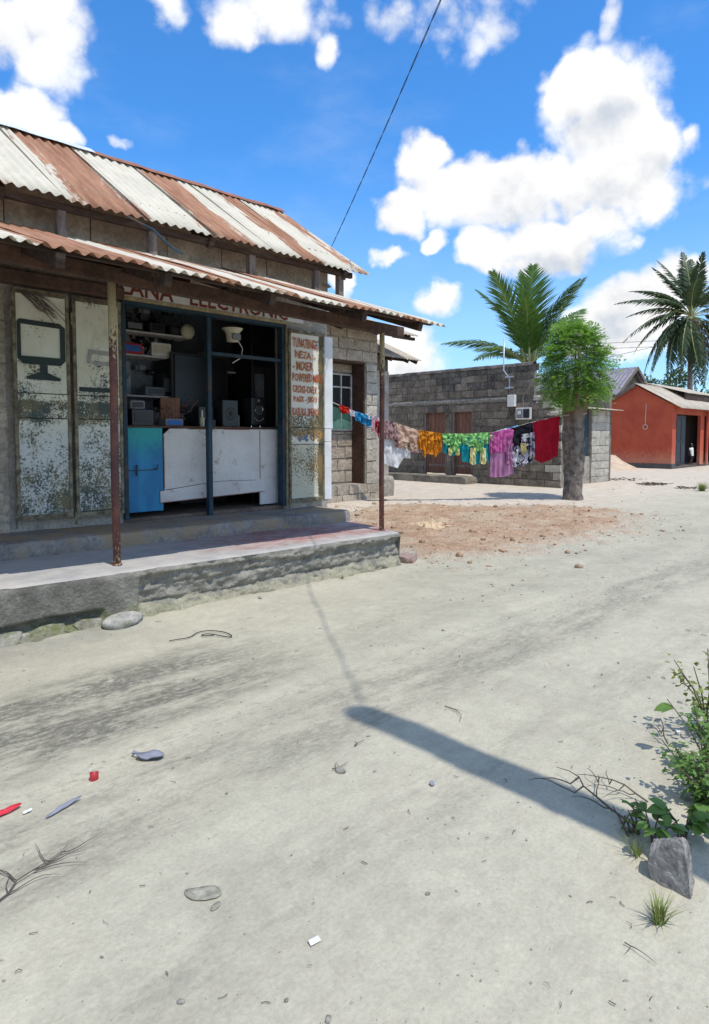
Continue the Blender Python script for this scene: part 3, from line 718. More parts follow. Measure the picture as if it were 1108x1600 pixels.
# ================================================================ THE SHOP
def slab(m, u0, u1, v0, v1, z0, z1, res=.06, amp=.01, fr=6, skew=0, faces='tfrl', rnd=.012, ztilt=0):
    """box skin with rough, slightly rounded edges; skew pushes the right end out with v"""
    nu = max(2, int((u1-u0)/res)+1); nv = max(2, int((v1-v0)/res)+1); nz = max(2, int((z1-z0)/res)+1)
    def put(U, V, Z):
        e = np.minimum.reduce([np.abs(V-v0)+np.abs(Z-z1)]); cr = np.clip(1-e/(3*rnd), 0, 1)*rnd
        dx = amp*fbm(V*fr+3, Z*fr+U*fr, 3); dv = amp*fbm(U*fr, Z*fr*1.4+7, 4); dz = amp*.6*fbm(U*fr+5, V*fr+1, 3)
        U2 = U + dx + skew*(V-v0)*(U-u0)/(u1-u0); V2 = V + dv + cr; Z2 = Z + dz - cr + ztilt*(U-u1)*(Z > z0+.01)
        k = len(m.v); ny, nx = U.shape; m.v += [tuple(p) for p in np.stack([U2, V2, Z2], -1).reshape(-1, 3).tolist()]
        for i in range(ny-1):
            for j in range(nx-1): a = k+i*nx+j; m.f.append((a, a+1, a+nx+1, a+nx))
    us = np.linspace(u0, u1, nu); vs = np.linspace(v0, v1, nv); zs = np.linspace(z0, z1, nz)
    if 't' in faces: U, V = np.meshgrid(us, vs); put(U, V, np.full(U.shape, z1))
    if 'f' in faces: U, Z = np.meshgrid(us, zs); put(U, np.full(U.shape, v0), Z)
    if 'r' in faces: V, Z = np.meshgrid(vs, zs); put(np.full(V.shape, u1), V, Z)
    if 'l' in faces: V, Z = np.meshgrid(vs[::-1], zs); put(np.full(V.shape, u0), V, Z)
    if 'b' in faces: U, Z = np.meshgrid(us[::-1], zs); put(U, np.full(U.shape, v1), Z)
    return m
shop = thing('electronics_shop', 'old electronics repair shop with rusty iron roofs, painted metal doors and raised veranda', 'shop', (-2, 1, 0))
WL = -7.6
# veranda: top sheet and crumbling face
def veranda():
    nu, nv = 300, 26; us = np.linspace(WL, 0, nu); ts = np.linspace(0, 1, nv)**1.6
    U, T = np.meshgrid(us, ts); lip = .03*fbm(U*3, U*0+2, 4, .6) + .02*np.maximum(0, fbm(U*9, U*0+8, 3))*(U > -3.4)
    V = np.maximum(lip, -.01) + T*(1.2-lip); Z = .40 - .008*U + .010*fbm(U*2.5, V*5, 4)*np.minimum(1, T*6+.3)
    Z = Z - .018*np.clip(1-V/.07, 0, 1)**2
    U2 = U + .29*V*sm(-1.5, 0, U)
    i = (np.arange(nv-1)[:, None]*nu+np.arange(nu-1)[None]).ravel(); o = ORIGIN[shop.name]
    me = np_mesh('platform_top', np.stack([U2-o.x, V-o.y, Z-o.z], -1).reshape(-1, 3), np.stack([i, i+1, i+nu+1, i+nu], -1), MAT['plat_top'], True)
    ob = bpy.data.objects.new('platform_top', me); COL.objects.link(ob); ob.parent = shop
    # face
    nu, nz = 420, 34; us = np.linspace(WL, .0, nu); tz = np.linspace(0, 1, nz); U, T = np.meshgrid(us, tz)
    top = .40 - .008*U - .012; lip1 = np.maximum(.03*fbm(U*3, U*0+2, 4, .6) + .02*np.maximum(0, fbm(U*9, U*0+8, 3))*(U > -3.4), -.01)
    Z = -.06 + T*(top+.06)
    lipz = top-.055-.05*np.maximum(fbm(U*2.6+1, U*0+2, 4, .6)+.1, -.02)*1.6; lay = .022*fbm(U*1.3+2, Z*14 + .6*fbm(U*2, U*0, 2), 3) + .022*fbm(U*5, Z*9, 4, .6) + .028*fbm(U*17, Z*26, 4, .62) + .035*sm(.012, -.004, Z-lipz) - .012
    st = np.abs(((Z + .02*fbm(U*2, U*0+4, 2))/.135) % 1 - .5)
    courses = .022*np.exp(-((.5-st)/.07)**2)
    toe = .07*np.clip(1-Z/.13, 0, 1)*(1 + 1.1*fbm(U*6, Z*8, 3))
    lay = lay + .05*np.maximum(0, fbm(U*3.3+7, Z*8, 3)-.12)*(Z > .1); right = lay + courses - toe
    zb = .17 + .07*fbm(U*1.7+4, U*0, 3) - .05*sm(-3.55, -3.45, U)*0
    plast = .008*fbm(U*4, Z*4, 3) - .012
    under = np.where(Z < zb, .085*sm(0, .02, zb-Z) - .12*np.clip(1-Z/.13, 0, 1)*(1+1.2*fbm(U*5+3, Z*7, 4)), 0)
    crack = .018*np.exp(-((Z-.27-.05*fbm(U*2.3, U*0+6, 3))/.008)**2)*(fbm(U*1.5, U*0+11, 2) > .05)
    left = plast + under + crack
    # a pier of sound plaster where the two halves meet
    pier = .010*fbm(U*6, Z*6, 3) - .02
    wl = sm(-3.56, -3.50, U); wr = sm(-3.24, -3.19, U)
    D = left*(1-wl) + pier*wl*(1-wr) + right*wr
    Vv = lip1*np.clip((Z-.25)/.15, 0, 1) + D*np.clip((top-Z)/.03, 0, 1) + .0
    Ue = U
    i = (np.arange(nz-1)[:, None]*nu+np.arange(nu-1)[None]).ravel()
    me = np_mesh('platform_face', np.stack([Ue-o.x, Vv-o.y, Z-o.z], -1).reshape(-1, 3), np.stack([i, i+1, i+nu+1, i+nu], -1), MAT['plat_face'], True)
    ob = bpy.data.objects.new('platform_face', me); COL.objects.link(ob); ob.parent = shop
    m = MB(); nv, nz = 20, 10; V, T = np.meshgrid(np.linspace(0, 1.5, nv), np.linspace(0, 1, nz)); Z = -.05 + T*.448
    Uq = .29*V + .02*fbm(V*4, Z*6, 4) - .004
    k = [tuple(p) for p in np.stack([Uq, V, Z], -1).reshape(-1, 3).tolist()]
    m.add(k, [(i*nv+j, i*nv+j+1, (i+1)*nv+j+1, (i+1)*nv+j) for i in range(nz-1) for j in range(nv-1)]); m.build('platform_end', MAT['plat_face'], shop, True)
veranda()
m = MB(); slab(m, WL, .30, 1.13, 1.84, .38, .545, .05, .014, 4, .0, 'tfr', .014, -.008); m.build('step', MAT['step'], shop, True)
# fallen plaster wedge and stone by the veranda's foot
# walls
m = MB(); m.box(WL, -2.47, 1.84, 2.0, .3, 3.56); m.box(-.24, .50, 1.80, 2.0, .3, 3.56); m.box(-2.47, -.24, 1.80, 2.0, 3.03, 3.56)
m.box(WL, .50, 4.75, 4.9, 0, 3.62); m.box(.36, .50, 2.0, 4.75, 0, 3.6); m.box(WL, WL+.14, 2.0, 4.75, 0, 3.6)
m.build('wall', MAT['plaster'], shop)
m = MB(); m.add([(.501, 1.7, 3.55), (.501, 4.9, 3.55), (.501, 3.3, 4.86), (.40, 1.7, 3.55), (.40, 4.9, 3.55), (.40, 3.3, 4.86)], [(0, 1, 2), (5, 4, 3), (0, 2, 5, 3), (1, 4, 5, 2)])
m.build('gable_wall', MAT['plaster'], shop)
for r in range(12):                                   # blocks left of the metal doors
    z = .66 + r*.205; off = .22 if r % 2 else 0
    for c in range(9):
        ua = -3.60 - off - (c+1)*.455 + (.455 if False else 0); ub = ua + .44
        if ub > -3.6: ub = -3.6
        block(shop, (ua+ub)/2, 1.825, z, ub-ua, .19, 'block_tan', depth=.04)
    if off: block(shop, -3.71, 1.825, z, .20, .19, 'block_tan', depth=.04)
# upper wall between the two roofs: boards and studs
uu = WL
while uu < .35:
    w = random.uniform(.62, .95); e = min(uu+w, .50)
    m = MB(); m.box(uu, e-.012, 1.76+random.uniform(0, .012), 1.80, 3.40, 4.02); m.build('wall_panel', MAT['panel'], shop); uu += w
for u in (-6.9, -5.9, -4.6, -3.21, -2.28, -1.02, .0, .42):
    m = MB(); m.box(u-.045, u+.045, 1.42, 1.50, 3.34, 3.715, .006); m.build('stud', MAT['wood_grey'], shop)
m = MB(); m.bar((WL, 1.44, 3.655), (.62, 1.44, 3.675), .05, .07); m.build('eave_purlin', MAT['wood_dark'], shop)
m = MB(); m.bar((WL, 3.3, 4.86), (.66, 3.3, 4.86), .07, .12); m.build('ridge_beam', MAT['wood_dark'], shop)
for u in (-6.2, -3.75, -1.6, .45):
    m = MB(); m.bar((u, 1.38, 3.64), (u, 3.3, 4.94), .06, .12); m.bar((u, 5.3, 3.62), (u, 3.3, 4.94), .06, .12); m.build('upper_rafter', MAT['wood_dark'], shop)
# upper roof sheets, front and back slope
k = 0; u = .84
while u > WL-.2:
    w = .80; m = MB(); dz = random.uniform(-.006, .006); dv = random.uniform(-.02, .02)
    m.sheet(u-w-.05, u, 1.29+dv, 3.70-.675*0+dz+.003*(k % 2), 3.31, 5.055+dz+.003*(k % 2), .1063, .015, 7, .002, .005, k)
    m.build('roof_sheet', MAT['roof_up'], shop, True)
    m = MB(); m.sheet(u-w-.05, u, 3.29, 5.05+.003*(k % 2), 5.32, 3.68+.003*(k % 2), .1063, .015, 5, .002, .005, k+30); m.build('roof_sheet', MAT['roof_up'], shop, True)
    u -= w; k += 1
for a, c, mt, dz in ((WL-.1, -2.12, 'ridge_zinc', .012), (-2.16, .86, 'ridge_rust', 0)):
    m = MB(); n = 24
    for i in range(n+1):
        uq = a+(c-a)*i/n; zz = 5.085+dz+.008*random.uniform(-1, 1)
        for v, z in ((3.13, zz-.105), (3.24, zz-.035), (3.3, zz), (3.36, zz-.035), (3.47, zz-.105)): m.v.append((uq, v, z))
    for i in range(n):
        for j in range(4): q = i*5+j; m.f.append((q, q+5, q+6, q+1))
    ob = m.build('ridge_cap', MAT[mt], shop); s = ob.modifiers.new('thick', 'SOLIDIFY'); s.thickness = .004
# porch roof: sheets on rafters, on a front beam, on two pipe posts
def pz(v): return 2.735 + .335*(v+.5)
k = 0; u = .20
while u > WL-.3:
    w = .70; m = MB(); ext = random.uniform(-.025, .025); dz = random.uniform(-.008, .008)+.003*(k % 2)
    m.sheet(u-w-.06, u, -.52+ext-.006*(u), pz(-.52+ext)-.006*u+dz, 1.74, pz(1.74)+dz, .1, .015, 7, .002, .008, k+60)
    m.build('porch_roof_sheet', MAT['roof_low'], shop, True); u -= w; k += 1
for u in (-6.4, -5.1, -3.95, -3.15, -2.15, -1.05, -.12):
    m = MB(); a = -.40+random.uniform(-.06, .03); m.bar((u, a, pz(a)-.075), (u+random.uniform(-.05, .05), 1.78, pz(1.78)-.075), .06, .10); m.build('porch_rafter', MAT['wood_dark'], shop)
for v in (-.34, .55, 1.3):
    m = MB(); m.bar((WL, v, pz(v)-.03+.02), (.12, v, pz(v)-.03), .05, .035); m.build('porch_batten', MAT['wood_dark'], shop)
m = MB(); m.bar((WL, .28, 2.905), (.32, .28, 2.755), .10, .115); m.build('porch_beam', MAT['wood_brown'], shop)
m = MB(); m.bar((WL, .35, 3.0), (-2.5, .35, 2.90), .025, .16); m.build('fascia_board', MAT['wood_dark'], shop)
for a, b_, vv in ((-4.6, -3.35, .0), (-3.1, -2.35, .02), (-2.2, -1.2, .03)):
    m = MB(); m.box(a, b_, 1.0+vv, 1.02+vv, 2.98, 3.17); m.build('grey_board', MAT['panel'], shop)
m = MB(); m.box(WL, -2.49, 1.66, 1.80, 2.945, 3.07, .01); m.build('wall_beam', MAT['wood_brown'], shop)
for u, v, r, zt in ((-3.257, .30, .033, 2.77), (-.05, .245, .030, 2.705), (-6.5, .30, .033, 2.83)):
    zb = .40-.008*u
    m = MB(); m.tube([(u, v, zb-.02), (u-.004, v, 1.2), (u+.003, v, 2.0), (u, v, zt)], r, 14); m.lathe((u, v, zb-.005), [(r*1.25, 0), (r*1.2, .02)], 14)
    m.build('post', MAT['pipe'], shop, True)
# ---- shop front
m = MB()
m.box(-2.47, -2.425, 1.79, 1.90, .60, 2.95); m.box(-.295, -.245, 1.79, 1.90, .60, 2.95); m.box(-2.47, -.245, 1.785, 1.905, 2.925, 2.965)
m.build('opening_frame', MAT['blue_frame'], shop)
m = MB(); m.box(-2.52, -.235, 1.765, 1.80, 2.967, 3.005); m.box(-.243, -.225, 1.765, 1.80, .58, 2.966); m.build('frame_strip', MAT['tan_strip'], shop)
m = MB(); m.box(-1.41, -1.355, 1.80, 1.87, .56, 2.925, .004); m.build('mullion', MAT['blue_frame'], shop)
m = MB(); m.box(-1.355, -.295, 1.82, 1.87, 2.48, 2.52); m.build('transom', MAT['blue_frame'], shop)
m = MB(); m.box(-2.50, .05, 1.772, 1.80, 3.01, 3.22); sg = m.build('sign_board', MAT['white_board'], shop)
letters('LANA   ELECTRONIC', -2.49, -.22, 3.015, 3.20, 1.768, MAT['letter_brown'], sg, wob=.002)
def leaf(u0, u1, z0, z1, mat, zs):
    m = MB(); v0, v1 = 1.735, 1.772; sw = .034
    m.box(u0, u0+sw, v0, v1, z0, z1, .004); m.box(u1-sw, u1, v0, v1, z0, z1, .004)
    m.box(u0+sw, u1-sw, v0, v1, z0, z0+.05); m.box(u0+sw, u1-sw, v0, v1, z1-.05, z1)
    d = m.build('door_leaf', MAT['door_edge'], shop)
    for a, b, vo in zs:
        q = MB(); q.box(u0+sw, u1-sw, v0+vo, v0+.03, a, b)
        if vo > .01:      # pressed panel: raised border bevel
            q.f = []; q.v = []; i = .04
            A = [(u0+sw, v0+.010, a), (u1-sw, v0+.010, a), (u1-sw, v0+.010, b), (u0+sw, v0+.010, b)]
            B = [(u0+sw+i, v0+vo, a+i), (u1-sw-i, v0+vo, a+i), (u1-sw-i, v0+vo, b-i), (u0+sw+i, v0+vo, b-i)]
            q.add(A+B, [(4, 5, 6, 7), (0, 1, 5, 4), (1, 2, 6, 5), (2, 3, 7, 6), (3, 0, 4, 7)])
        q.build('panel', mat, d)
    for ha, hb in ((z0-.07, z0+.06), (z1-.3, z1-.18)): h = MB(); h.tube([(u0-.012, v0-.004, ha), (u0-.012, v0-.004, hb)], .011, 8); h.build('hinge', MAT['door_edge'], d)
    return d
ZS = [(.74, 1.68, .018), (1.69, 1.92, .004), (1.93, 2.87, .018)]
l1 = leaf(-3.575, -3.045, .69, 2.92, MAT['door'], ZS); l2 = leaf(-3.01, -2.50, .68, 2.925, MAT['door'], ZS)
l3 = leaf(-.222, .40, .635, 2.915, MAT['leaf_r'], [(.685, 1.40, .018), (1.41, 1.62, .004), (1.63, 2.865, .018)])
# stencilled television on the first leaf
v0 = 1.7425
m = MB(); a0, a1, z0, z1, c = -3.535, -3.085, 2.205, 2.63, .05
m.prism([(a0, z0+c), (a0+c, z0), (a1-c, z0), (a1, z0+c), (a1, z0+.075), (a0, z0+.075)], v0, v0+.003)
m.prism([(a0, z1-c*.5), (a0+c*.5, z1), (a1-c, z1-.01), (a1, z1-c), (a1, z1-.06), (a0, z1-.045)], v0, v0+.003)
m.prism([(a0, z0+.075), (a0+.035, z0+.075), (a0+.035, z1-.045), (a0, z1-.045)], v0, v0+.003); m.prism([(a1-.05, z0+.075), (a1, z0+.075), (a1, z1-.06), (a1-.05, z1-.06)], v0, v0+.003)
m.prism([(-3.33, z0), (-3.33, 2.13), (-3.46, 2.085), (-3.455, 2.06), (-3.14, 2.055), (-3.135, 2.08), (-3.26, 2.13), (-3.26, z0)], v0, v0+.003)
m.build('television_stencil', MAT['icon'], l1)
m = MB(); p = [(-2.86, 2.245), (-2.85, 2.39), (-2.60, 2.39), (-2.585, 2.34), (-2.575, 2.19), (-2.63, 2.20), (-2.66, 2.24), (-2.78, 2.25)]
m.prism([(-2.865, 2.27), (-2.85, 2.40), (-2.58, 2.385), (-2.60, 2.345), (-2.82, 2.355), (-2.83, 2.27)], v0, v0+.003)
m.prism([(-2.83, 2.27), (-2.78, 2.235), (-2.65, 2.25), (-2.60, 2.18), (-2.572, 2.18), (-2.572, 2.385), (-2.61, 2.35), (-2.64, 2.28), (-2.78, 2.275)], v0, v0+.003)
m.build('flat_iron_stencil', MAT['icon_grey'], l2)
m = MB(); m.box(-2.955, -2.61, v0, v0+.004, 1.965, 2.01); m.build('black_bar_stencil', MAT['icon'], l2)
for s, a, b, z, h, mt in (('TUNATENGE', -.155, .285, 2.685, .125, 'letter_red'), ('NEZA :-', -.11, .25, 2.545, .10, 'letter_red'), ('- MIXER', -.16, .20, 2.385, .115, 'letter_red'),
                      ('POWERED MIXE', -.16, .365, 2.235, .11, 'letter_red'), ('CROSS-OVER', -.16, .27, 2.09, .10, 'letter_red'), ('PASS - JIKO', -.14, .27, 1.94, .10, 'letter_red'),
                      ('KABUKA SPEAKE', -.165, .305, 1.785, .105, 'letter_red')):
    letters(s, a, b, z, z+h, v0, MAT[mt], l3, slant=random.uniform(-.012, .012), wob=.005)
letters('01', -.10, .07, 1.44, 1.59, 1.7365, MAT['letter_faint'], l3); letters('09', .13, .345, 1.44, 1.59, 1.7365, MAT['letter_faint'], l3)
letters('14', -.06, .10, 1.44, 1.53, 1.7345, MAT['letter_blue'], l3)
# white leaf folded back past the corner, in the sun
m = MB(); m.box(.425, .60, 1.79, 1.815, 1.62, 2.885, .003); d = m.build('folded_leaf', MAT['leaf_white'], shop)
m = MB(); m.box(.43, .575, 1.792, 1.814, 1.44, 1.612, .002); m.build('panel', MAT['leaf_white'], d)
m = MB(); m.box(.43, .575, 1.79, 1.815, .63, 1.43, .003); m.build('panel', MAT['leaf_white'], d)
# creeper twigs caught at the top of the first leaf
m = MB()
for i in range(26):
    a = random.uniform(-3.55, -3.35); z = 2.90; d1 = random.uniform(.05, .35); p = [(a, 1.73, z)]
    for q in range(3): p.append((p[-1][0]+d1*.33+random.uniform(-.02, .02), 1.725-random.uniform(0, .01), p[-1][2]-d1*random.uniform(.15, .42)))
    m.tube(p, .0035, 4, False)
for i in range(14):
    a = random.uniform(-3.0, -2.8); m.tube([(a, 1.73, 2.93), (a+random.uniform(-.05, .08), 1.72, 2.9), (a+random.uniform(0, .16), 1.73, random.uniform(2.83, 2.9))], .003, 4, False)
solo(m, 'dry_twigs', MAT['twig'], 'dry twigs and straw caught over the tops of the white doors', 'twigs', (-3.4, 1.73, 2.85))
# ---- counter
m = MB(); m.box(-2.36, -1.99, 1.93, 1.955, .655, 1.605, .004); d = m.build('counter_door', MAT['blue_bright'], shop)
m = MB(); m.box(-2.36, -2.01, 1.915, 1.93, 1.125, 1.132); m.tube([(-2.27, 1.91, 1.07), (-2.27, 1.905, 1.19)], .009, 7); m.tube([(-2.06, 1.915, 1.13), (-2.02, 1.905, 1.15), (-2.02, 1.905, 1.19)], .007, 6); m.build('latch', MAT['dark_grey'], d)
m = MB(); m.box(-1.985, -1.93, 1.95, 2.0, .65, 1.62, .003); m.build('counter_stile', MAT['blue_bright'], shop)
m = MB(); m.prism([(-1.915, .80), (-.545, .87), (-.545, 1.60), (-1.83, 1.60), (-1.915, 1.53)], 1.955, 1.975); m.build('counter_front', MAT['white_board'], shop)
m = MB(); m.prism([(-1.975, .745), (-.49, .795), (-.49, .935), (-.62, .945), (-1.2, .955), (-1.975, .88)], 1.935, 1.953); m.build('counter_board', MAT['white_board'], shop)
m = MB(); m.prism([(-.54, .62), (-.25, .62), (-.25, 1.60), (-.54, 1.60)], 1.958, 1.985); m.build('counter_end', MAT['white_board'], shop)
for a, b_, c, d_ in ((-.549, -.541, .96, 1.59), (-1.918, -1.908, .90, 1.52), (-1.60, -1.25, 1.592, 1.602), (-1.10, -.70, 1.592, 1.602)):
    m = MB(); m.box(a, b_, 1.951, 1.958, c, d_); m.build('rusty_edge', MAT['ridge_rust'], shop)
m = MB(); m.prism([(-1.975, .738), (-.49, .788), (-.49, .797), (-1.975, .747)], 1.932, 1.937); m.build('rusty_edge', MAT['ridge_rust'], shop)
m = MB(); m.prism([(-1.975, .878), (-1.2, .953), (-.62, .943), (-.62, .947), (-1.2, .958), (-1.975, .884)], 1.933, 1.937); m.build('dark_joint', MAT['wood_dark'], shop)
m = MB(); m.box(-2.38, -.26, 1.94, 2.42, 1.605, 1.63, .004); m.build('counter_top', MAT['wood_brown'], shop)
# ---- room
m = MB(); m.box(-3.2, .36, 1.86, 4.1, .45, .60); m.build('floor', MAT['room_floor'], shop)
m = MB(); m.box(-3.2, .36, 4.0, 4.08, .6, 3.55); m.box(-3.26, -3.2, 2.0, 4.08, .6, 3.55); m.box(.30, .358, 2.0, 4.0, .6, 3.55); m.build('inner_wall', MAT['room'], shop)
m = MB(); m.box(-3.2, .30, 2.0, 4.0, 3.40, 3.45); m.build('ceiling', MAT['wood_dark'], shop)
def shelf(u0, u1, v0, v1, z):
    m = MB(); m.box(u0, u1, v0, v1, z, z+.022); m.build('shelf', MAT['white_board'], shop)
shelf(-2.05, -1.0, 3.0, 3.35, 2.02); shelf(-2.05, -1.25, 3.0, 3.35, 2.54); shelf(-2.0, -.9, 3.0, 3.35, 2.84); shelf(-.95, .25, 3.1, 3.5, 2.43)
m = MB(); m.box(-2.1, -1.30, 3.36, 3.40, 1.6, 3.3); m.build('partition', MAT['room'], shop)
m = MB(); m.box(-2.1, -1.22, 3.355, 3.36, 2.58, 3.05); m.build('paper_lining', MAT['white_board'], shop)
m = MB(); m.box(-2.1, -1.46, 3.352, 3.358, 1.64, 2.0); m.box(-2.1, -1.62, 3.352, 3.358, 2.06, 2.5); m.build('pale_lining', MAT['lining'], shop)
# ---- goods inside the shop
def prop(name, label, cat, o, group=None): return thing(name, label, cat, o, group)
def P(par, name, mat, fn, smooth=False): m = MB(); fn(m); return m.build(name, MAT[mat], par, smooth)
t = prop('television', 'big black television on the floor stand in the dark middle of the shop', 'television', (-.80, 2.9, 1.63))
P(t, 'screen', 'black', lambda m: m.box(-1.24, -.42, 2.88, 2.93, 1.82, 2.60, .01)); P(t, 'bezel', 'dark_grey', lambda m: m.box(-1.27, -.39, 2.90, 2.96, 1.79, 2.63, .012)); P(t, 'cabinet', 'dark_grey', lambda m: m.box(-1.2, -.45, 2.85, 3.2, .6, 1.79, .01))
t = prop('loudspeaker', 'black speaker with glowing ring on its woofer standing on the counter', 'speaker', (-.42, 2.2, 1.63))
P(t, 'cabinet', 'black', lambda m: m.box(-.53, -.31, 2.14, 2.34, 1.655, 2.03, .012))
P(t, 'woofer_ring', 'chrome', lambda m: [m.tube([( -.42+.062*math.cos(a), 2.135, 1.86+.062*math.sin(a)) for a in np.linspace(0, 6.2832, 25)], .006, 6, False)])
P(t, 'cone', 'dark_grey', lambda m: m.lathe((-.42, 2.136, 1.86), [(.055, 0), (.02, .012), (.012, .0)], 18, 'v'))
P(t, 'tweeter', 'mid_grey', lambda m: m.lathe((-.42, 2.13, 1.985), [(.022, .01), (.014, 0), (.004, .004)], 12, 'v'))
for a in np.linspace(-2.5, -.64, 6): P(t, 'knob', 'chrome', lambda m: m.lathe((-.42+.085*math.cos(a), 2.128, 1.80+.085*math.sin(a)), [(.008, .012), (.008, 0), (.004, -.002)], 8, 'v'))
for q in (-.50, -.36): P(t, 'foot', 'chrome', lambda m: m.lathe((q, 2.2, 1.63), [(.014, 0), (.012, .026)], 8))
t = prop('loudspeaker', 'matte black speaker box left of the ringed speaker on the counter', 'speaker', (-.85, 2.25, 1.63))
P(t, 'cabinet', 'black', lambda m: m.box(-.98, -.74, 2.15, 2.38, 1.63, 1.98, .01)); P(t, 'cone', 'dark_grey', lambda m: m.lathe((-.86, 2.145, 1.80), [(.085, .004), (.07, 0), (.03, .004)], 18, 'v'))
t = prop('cupboard', 'tall black cupboard at the right end of the shop', 'cupboard', (.1, 2.9, .6))
P(t, 'carcass', 'black', lambda m: m.box(-.12, .28, 2.7, 3.2, .6, 3.2, .008)); P(t, 'door', 'dark_grey', lambda m: m.box(-.10, .08, 2.68, 2.70, 1.0, 2.5)); P(t, 'door', 'dark_grey', lambda m: m.box(.09, .27, 2.68, 2.70, 1.0, 2.5)); P(t, 'handle', 'mid_grey', lambda m: m.tube([(.07, 2.67, 1.7), (.07, 2.66, 1.9)], .006, 6))
t = prop('megaphone', 'cream horn loudspeaker with a white lead hanging from the lintel', 'megaphone', (-.92, 2.0, 2.7))
P(t, 'horn', 'cream', lambda m: m.add(*(lambda q: (q.v, q.f))(MB().lathe((0, 0, 0), [(.135, 0), (.12, .02), (.085, .08), (.075, .16)], 14))) or None)
for c in t.children: c.location = (0, 0, 0)
def horn(m):
    m.lathe((-.92, 2.0, 2.86), [(.05, -.17), (.075, -.165), (.085, -.06), (.13, -.005), (.135, .0)], 16)
bpy.data.objects.remove(t.children[0]); P(t, 'horn', 'cream', horn, True); P(t, 'grille', 'mid_grey', lambda m: m.box(-.985, -.855, 1.905, 1.92, 2.71, 2.79, .01))
P(t, 'lead', 'white', lambda m: m.tube([(-.86, 1.99, 2.74), (-.80, 1.96, 2.62), (-.84, 1.93, 2.50), (-.98, 1.92, 2.42)], .007, 6))
P(t, 'cap', 'dark_grey', lambda m: m.lathe((-.92, 2.0, 2.86), [(.09, 0), (.05, .045)], 14))
t = prop('fan_head', 'round cream fan dish hanging among wires on the back partition', 'fan', (-1.0, 3.2, 2.95))
P(t, 'dish', 'cream', lambda m: m.lathe((-.97, 3.0, 2.93), [(.02, .03), (.105, 0), (.095, -.03), (.03, -.05), (.01, -.052)], 18, 'v'), True); P(t, 'hub', 'mid_grey', lambda m: m.lathe((-.97, 3.03, 2.93), [(.03, 0), (.03, .15)], 10, 'v')); P(t, 'stem', 'dark_grey', lambda m: m.tube([(-.97, 3.12, 2.93), (-1.0, 3.15, 3.4)], .012, 6))
def boxy(name, label, cat, u0, u1, v0, v1, z0, z1, mat, front=None, fm='dark_grey', extra=None):
    t = prop(name, label, cat, ((u0+u1)/2, (v0+v1)/2, z0)); P(t, 'case', mat, lambda m: m.box(u0, u1, v0, v1, z0, z1, .008))
    w, h = u1-u0, z1-z0
    P(t, front or 'front_panel', fm, lambda m: m.box(u0+w*.12, u1-w*.12, v0-.006, v0+.002, z0+h*.2, z1-h*.2)); return t
boxy('amplifier', 'black amplifier on the top shelf at the left', 'amplifier', -1.83, -1.58, 3.03, 3.3, 2.87, 2.99, 'black', fm='mid_grey')
boxy('radio', 'small dark radio beside the amplifier on the top shelf', 'radio', -1.50, -1.28, 3.03, 3.2, 2.87, 3.0, 'dark_grey', 'dial', 'black')
boxy('carton', 'red and blue printed carton on the middle shelf', 'carton', -1.90, -1.62, 3.0, 3.2, 2.565, 2.70, 'red_item', 'printed_face', 'blue_item')
boxy('framed_notice', 'white framed notice propped on the middle shelf', 'notice', -1.50, -1.22, 2.99, 3.01, 2.565, 2.74, 'white', 'sheet', 'cream')
boxy('radio', 'grey radio cassette on the lower shelf near the left post', 'radio', -1.58, -1.30, 3.02, 3.2, 2.045, 2.16, 'mid_grey', 'dial', 'black')
boxy('amplifier', 'flat black amplifier on the right shelf above the speakers', 'amplifier', -.72, -.30, 3.12, 3.4, 2.455, 2.58, 'black', fm='dark_grey')
boxy('paper_box', 'pale blue box leaning behind the speaker boxes', 'box', -.10, .04, 2.62, 2.68, 1.9, 2.4, 'room', 'face', 'mid_grey')
boxy('television', 'old small television set on the counter behind the blue door', 'television', -2.25, -1.98, 2.05, 2.35, 1.63, 1.82, 'black', 'screen', 'dark_grey')
boxy('power_supply', 'pale blue metal box on the middle of the counter', 'power supply', -1.83, -1.60, 2.05, 2.3, 1.63, 1.72, 'mid_grey', fm='blue_item')
t = prop('table_lamp', 'grey cone shaded table lamp on the low left shelf', 'lamp', (-1.86, 3.1, 2.04))
P(t, 'base', 'dark_grey', lambda m: m.lathe((-1.86, 3.1, 2.042), [(.06, 0), (.05, .02), (.015, .03), (.012, .16)], 12)); P(t, 'shade', 'mid_grey', lambda m: m.lathe((-1.86, 3.1, 2.2), [(.04, 0), (.10, .10), (.10, .13)], 14))
GOODS = [('radio', 'grey'), ('speaker', 'black'), ('carton', 'brown'), ('tin', 'pale')]
